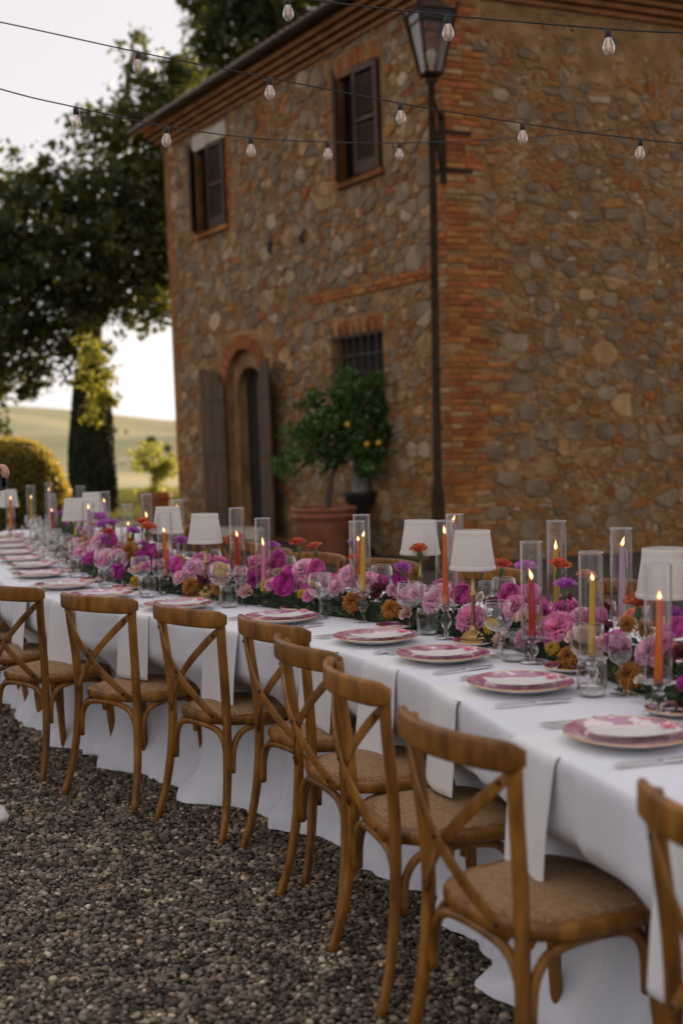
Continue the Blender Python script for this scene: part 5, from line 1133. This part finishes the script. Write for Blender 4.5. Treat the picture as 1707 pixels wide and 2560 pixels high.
for t in np.arange(4.0, S_END + .6, .23):
    p = tpos(t, MID + rnd.uniform(-.08, .1)); carnation(rnd.choice(['violet', 'violet', 'orange']), (*p, ZT + rnd.uniform(.17, .24)), rnd.uniform(.026, .032))
print('blooms', len(BLOOMS))
# moss bed and leaves
ts2 = np.arange(-1.4, S_END + .8, .06); q2, _, n2 = base(ts2); v = []
for z, o in ((.003, -.125), (.035, -.12), (.05, -.06), (.05, .06), (.035, .12), (.003, .125)): v += [(a[0], a[1], ZT + z + .004 * sin(i * 1.7)) for i, a in enumerate(q2 + n2 * (MID + o))]
m_ = len(ts2); obj('moss_bed', mesh('moss_bed', v, [(j * m_ + i, j * m_ + i + 1, (j + 1) * m_ + i + 1, (j + 1) * m_ + i) for j in range(5) for i in range(m_ - 1)], m_moss, True), runner)
n = 9000; tr = NR.uniform(-1.4, S_END + .75, n); oo = NR.normal(0, .085, n).clip(-.19, .19); qq, _, nn = base(tr); pz = ZT + .015 + NR.rand(n) * (.085 - .25 * np.abs(oo)).clip(.02)
V, T, tn = leaves(np.c_[qq + nn * (MID + oo)[:, None], pz], .034, .42, .3); stuff(obj('foliage', npmesh('foliage', V, T, m_fol, False, tn), runner))
lf = grid(2, 4, lambda i, j: ((i - .5) * .026 * sin(pi * (.08 + .9 * j)), j * .045, .005 * sin(pi * j) + .004 * abs(i - .5)), 'leaf', m_euc)
for k in range(60):
    t = rnd.uniform(-.6, S_END); sg = rnd.choice((-1, -1, 1)); p = tpos(t, MID + sg * rnd.uniform(.08, .15)); obj('leaf', lf, runner, TR(p[0], p[1], ZT + rnd.uniform(.04, .09), rnd.uniform(0, 6.28), rnd.uniform(-.6, .8), 0, rnd.uniform(.7, 1.2)))

# ------------------------------------------------------------------ string lights
m_cab = mat('black_rubber', (.012, .012, .012), (.02, .02, .02), 30, .5); m_bg = thin_glass('bulb_glass', (.97, .95, .94), 1.5, lo=.14); m_fil = emit('amber_filament', (1, .55, .28), .3)
b = MB(); b.lathe([(.001, 0), (.009, 0), (.0105, -.004), (.0125, -.012), (.0135, -.034), (.0115, -.036), (.001, -.036)], 12); SOC = b.mesh('socket', m_cab, True)
b = MB(); b.lathe([(.011, -.034), (.0125, -.042), (.019, -.055), (.0225, -.068), (.0222, -.078), (.018, -.090), (.010, -.0975), (.001, -.099)], 20); BU = b.mesh('bulb', m_bg, True)
b = MB()
for a in (0, 1.57, 3.14, 4.71): b.tube([(.004 * cos(a), .004 * sin(a), -.05), (.0065 * cos(a), .0065 * sin(a), -.083)], .0012, 5, (0, 1, 0))
b.lathe([(.005, -.034), (.003, -.052), (.001, -.053)], 8); FI = b.mesh('filament', m_fil)
def string(pts, bulbs, label):
    e = tag(empty('string_light'), label, 'string light'); W3 = [PY(x, y, Y) for x, y, Y in pts]; c = curve3(W3, 60); b = MB(); b.tube([tuple(p) for p in c], .0031, 6); obj('cable', b.mesh('cable', m_cab, True), e)
    cp = np.array([proj(p) for p in c])
    for x in bulbs:
        i = np.abs(cp[:, 0] - x).argmin(); j = i + 1 if (cp[i, 0] < x and i + 1 < len(c)) else i - 1; k = (x - cp[i, 0]) / (cp[j, 0] - cp[i, 0] + 1e-9); p = c[i] + (c[j] - c[i]) * k; mw = TR(p[0], p[1], p[2] + .002, 0, rnd.uniform(-.05, .05), rnd.uniform(-.05, .05))
        obj('socket', SOC, e, mw); bu = obj('bulb', BU, e, mw); obj('filament', FI, bu)
string([(330,-70,5.5),(718,-8,5.2),(1118,38,4.9),(1518,72,4.7),(1707,82,4.6),(2100,95,4.4)], (718, 1118, 1518), 'black bulb cable strung across at the eaves of the farmhouse, highest of three')
string([(-400,-25,5.6),(0,55,5.7),(345,130,5.7),(675,195,5.7),(1000,258,5.8),(1305,308,5.9),(1600,348,6.0),(2000,385,6.1)], (345, 675, 1000, 1305, 1600), 'black bulb cable crossing both upper shutters and the lamp post')
string([(-400,95,5.2),(0,222,5.5),(190,268,5.7),(415,316,6.0),(626,344,6.4),(818,355,6.8),(998,357,7.2),(1300,345,7.9),(1800,300,9.0)], (190, 417, 626, 818, 998), 'black bulb cable sagging lowest, across the corner shutter of the house')

# ------------------------------------------------------------------ person at the frame edge
m_skin = mat('skin', (.48, .26, .18), (.54, .31, .22), 8, .5, spec=.4); m_shirt = mat('dark_cotton', (.02, .02, .022), (.03, .03, .033), 20, .9); m_shoe = mat('white_canvas', (.68, .66, .64), (.74, .72, .70), 30, .8); m_hair = mat('dark_hair', (.03, .02, .014), None, 20, .6); m_blk = mat('black_camera_body', (.010, .010, .011), None, 30, .5)
def skinned(name, V, E, rad, m, parent, lv=2):
    me = bpy.data.meshes.new(name); me.from_pydata([tuple(v) for v in V], E, []); me.materials.append(m); o = obj(name, me, parent); o.modifiers.new('skin', 'SKIN'); sv = me.skin_vertices[0].data
    for i, r in enumerate(rad): sv[i].radius = (r, r) if not isinstance(r, tuple) else r
    sv[0].use_root = True; s = o.modifiers.new('sub', 'SUBSURF'); s.levels = lv; s.render_levels = lv; o.modifiers['skin'].use_smooth_shade = True; return o
px0, py0 = -1.66, 5.02
per = tag(empty('person', loc=(px0, py0, 0)), 'person in dark clothes and white shoes holding up a black camera', 'person')
# +x is where the person faces
Bv = [(0, 0, .96), (-.01, 0, 1.12), (-.01, 0, 1.30), (0, 0, 1.44), (.02, 0, 1.52), (.03, 0, 1.62), (.04, 0, 1.72), (0, .17, 1.42), (.02, .24, 1.22), (.19, .14, 1.33), (0, -.17, 1.42), (.02, -.24, 1.18), (.20, -.05, 1.36), (.01, .09, .92), (.03, .10, .50), (0, .10, .10), (.12, .10, .04), (.01, -.09, .92), (.06, -.10, .50), (.10, -.10, .10), (.22, -.10, .04)]
Be = [(0, 1), (1, 2), (2, 3), (3, 4), (4, 5), (5, 6), (3, 7), (7, 8), (8, 9), (3, 10), (10, 11), (11, 12), (0, 13), (13, 14), (14, 15), (15, 16), (0, 17), (17, 18), (18, 19), (19, 20)]
Br = [(.15, .12), (.13, .11), (.155, .115), (.10, .09), .055, .085, .075, .058, .045, .030, .058, .045, .030, .085, .058, .042, .035, .085, .058, .042, .035]
body = skinned('body', Bv, Be, Br, m_skin, per)
def sub(idx, name, grow, m, fr=1.0):
    mp_ = {a: i for i, a in enumerate(idx)}; E = [(mp_[a], mp_[b_]) for a, b_ in Be if a in mp_ and b_ in mp_]; skinned(name, [Bv[i] for i in idx], E, [tuple(x + grow for x in Br[i]) if isinstance(Br[i], tuple) else Br[i] + grow for i in idx], m, per)
sub([1, 2, 3, 7, 8, 10, 11, 0], 'shirt', .014, m_shirt); sub([0, 13, 14, 15, 17, 18, 19], 'trousers', .013, m_shirt)
skinned('hair', [(.0, 0, 1.72), (-.03, 0, 1.66), (-.05, 0, 1.56)], [(0, 1), (1, 2)], [.085, .08, .05], m_hair, per)
for yo, xo in ((.10, 0), (-.10, .10)):
    b = MB(); N = 20; out_ = []
    for z, k in ((0, 1.0), (.022, 1.03), (.028, 1.0), (.06, .93), (.085, .62), (.098, .30)):
        for i in range(N): a = 2 * pi * i / N; x = .135 * cos(a) + .06; y = .045 * sin(a) * (1 + .15 * cos(a)); sh = max(0, (z - .06)) * -1.1; out_.append((xo + (x * k if z < .06 else .06 * (1 - k) * -.3 + x * k) + sh, yo + y * k, z + .004))
    f = [(j * N + i, j * N + (i + 1) % N, (j + 1) * N + (i + 1) % N, (j + 1) * N + i) for j in range(5) for i in range(N)] + [tuple(range(N - 1, -1, -1)), tuple(5 * N + i for i in range(N))]; obj('shoe', mesh('shoe', out_, f, m_shoe, True), per)
# right hand (the one at the frame edge) closed round the camera grip; fingers as short chains
hx = np.array([.275, -.02, 1.425]); wr = np.array([.20, -.05, 1.36])
HV = [tuple(wr), tuple(.5 * (wr + hx) + np.array([0, 0, .012])), tuple(hx)]; HE = [(0, 1), (1, 2)]; HR = [.028, (.036, .024), (.040, .024)]
hand = skinned('hand', HV, HE, HR, m_skin, per)
for k, (dy, ln) in enumerate(((-.030, .9), (-.010, 1.0), (.010, .95), (.030, .8))):
    a = hx + np.array([.006, dy, .006]); V4 = [tuple(a), tuple(a + np.array([.026 * ln, 0, -.002])), tuple(a + np.array([.040 * ln, 0, -.026])), tuple(a + np.array([.030 * ln, .002, -.050 * ln]))]; skinned('finger', V4, [(0, 1), (1, 2), (2, 3)], [.0105, .010, .009, .008], m_skin, hand)
a = hx + np.array([-.02, .03, -.006]); skinned('thumb', [tuple(a), tuple(a + np.array([.012, .022, -.014])), tuple(a + np.array([.032, .028, -.028]))], [(0, 1), (1, 2)], [.012, .0105, .009], m_skin, hand)
cm = tag(empty('camera_body', loc=(px0 + .262, py0 - .02, 1.365)), 'black camera gripped in the raised hand of the person at the edge', 'camera'); b = MB(); b.box((0, 0, 0), (.045, .11, .06)); b.box((0, .02, .04), (.03, .05, .02)); obj('body', b.mesh('body', m_blk), cm); b = MB(); b.lathe([(.034, 0), (.036, .02), (.036, .06), (.03, .062), (.001, .055)], 20); obj('lens', mesh('lens', [(x - .0, z + .055, y) for x, y, z in b.v], b.f, m_blk, True), cm)
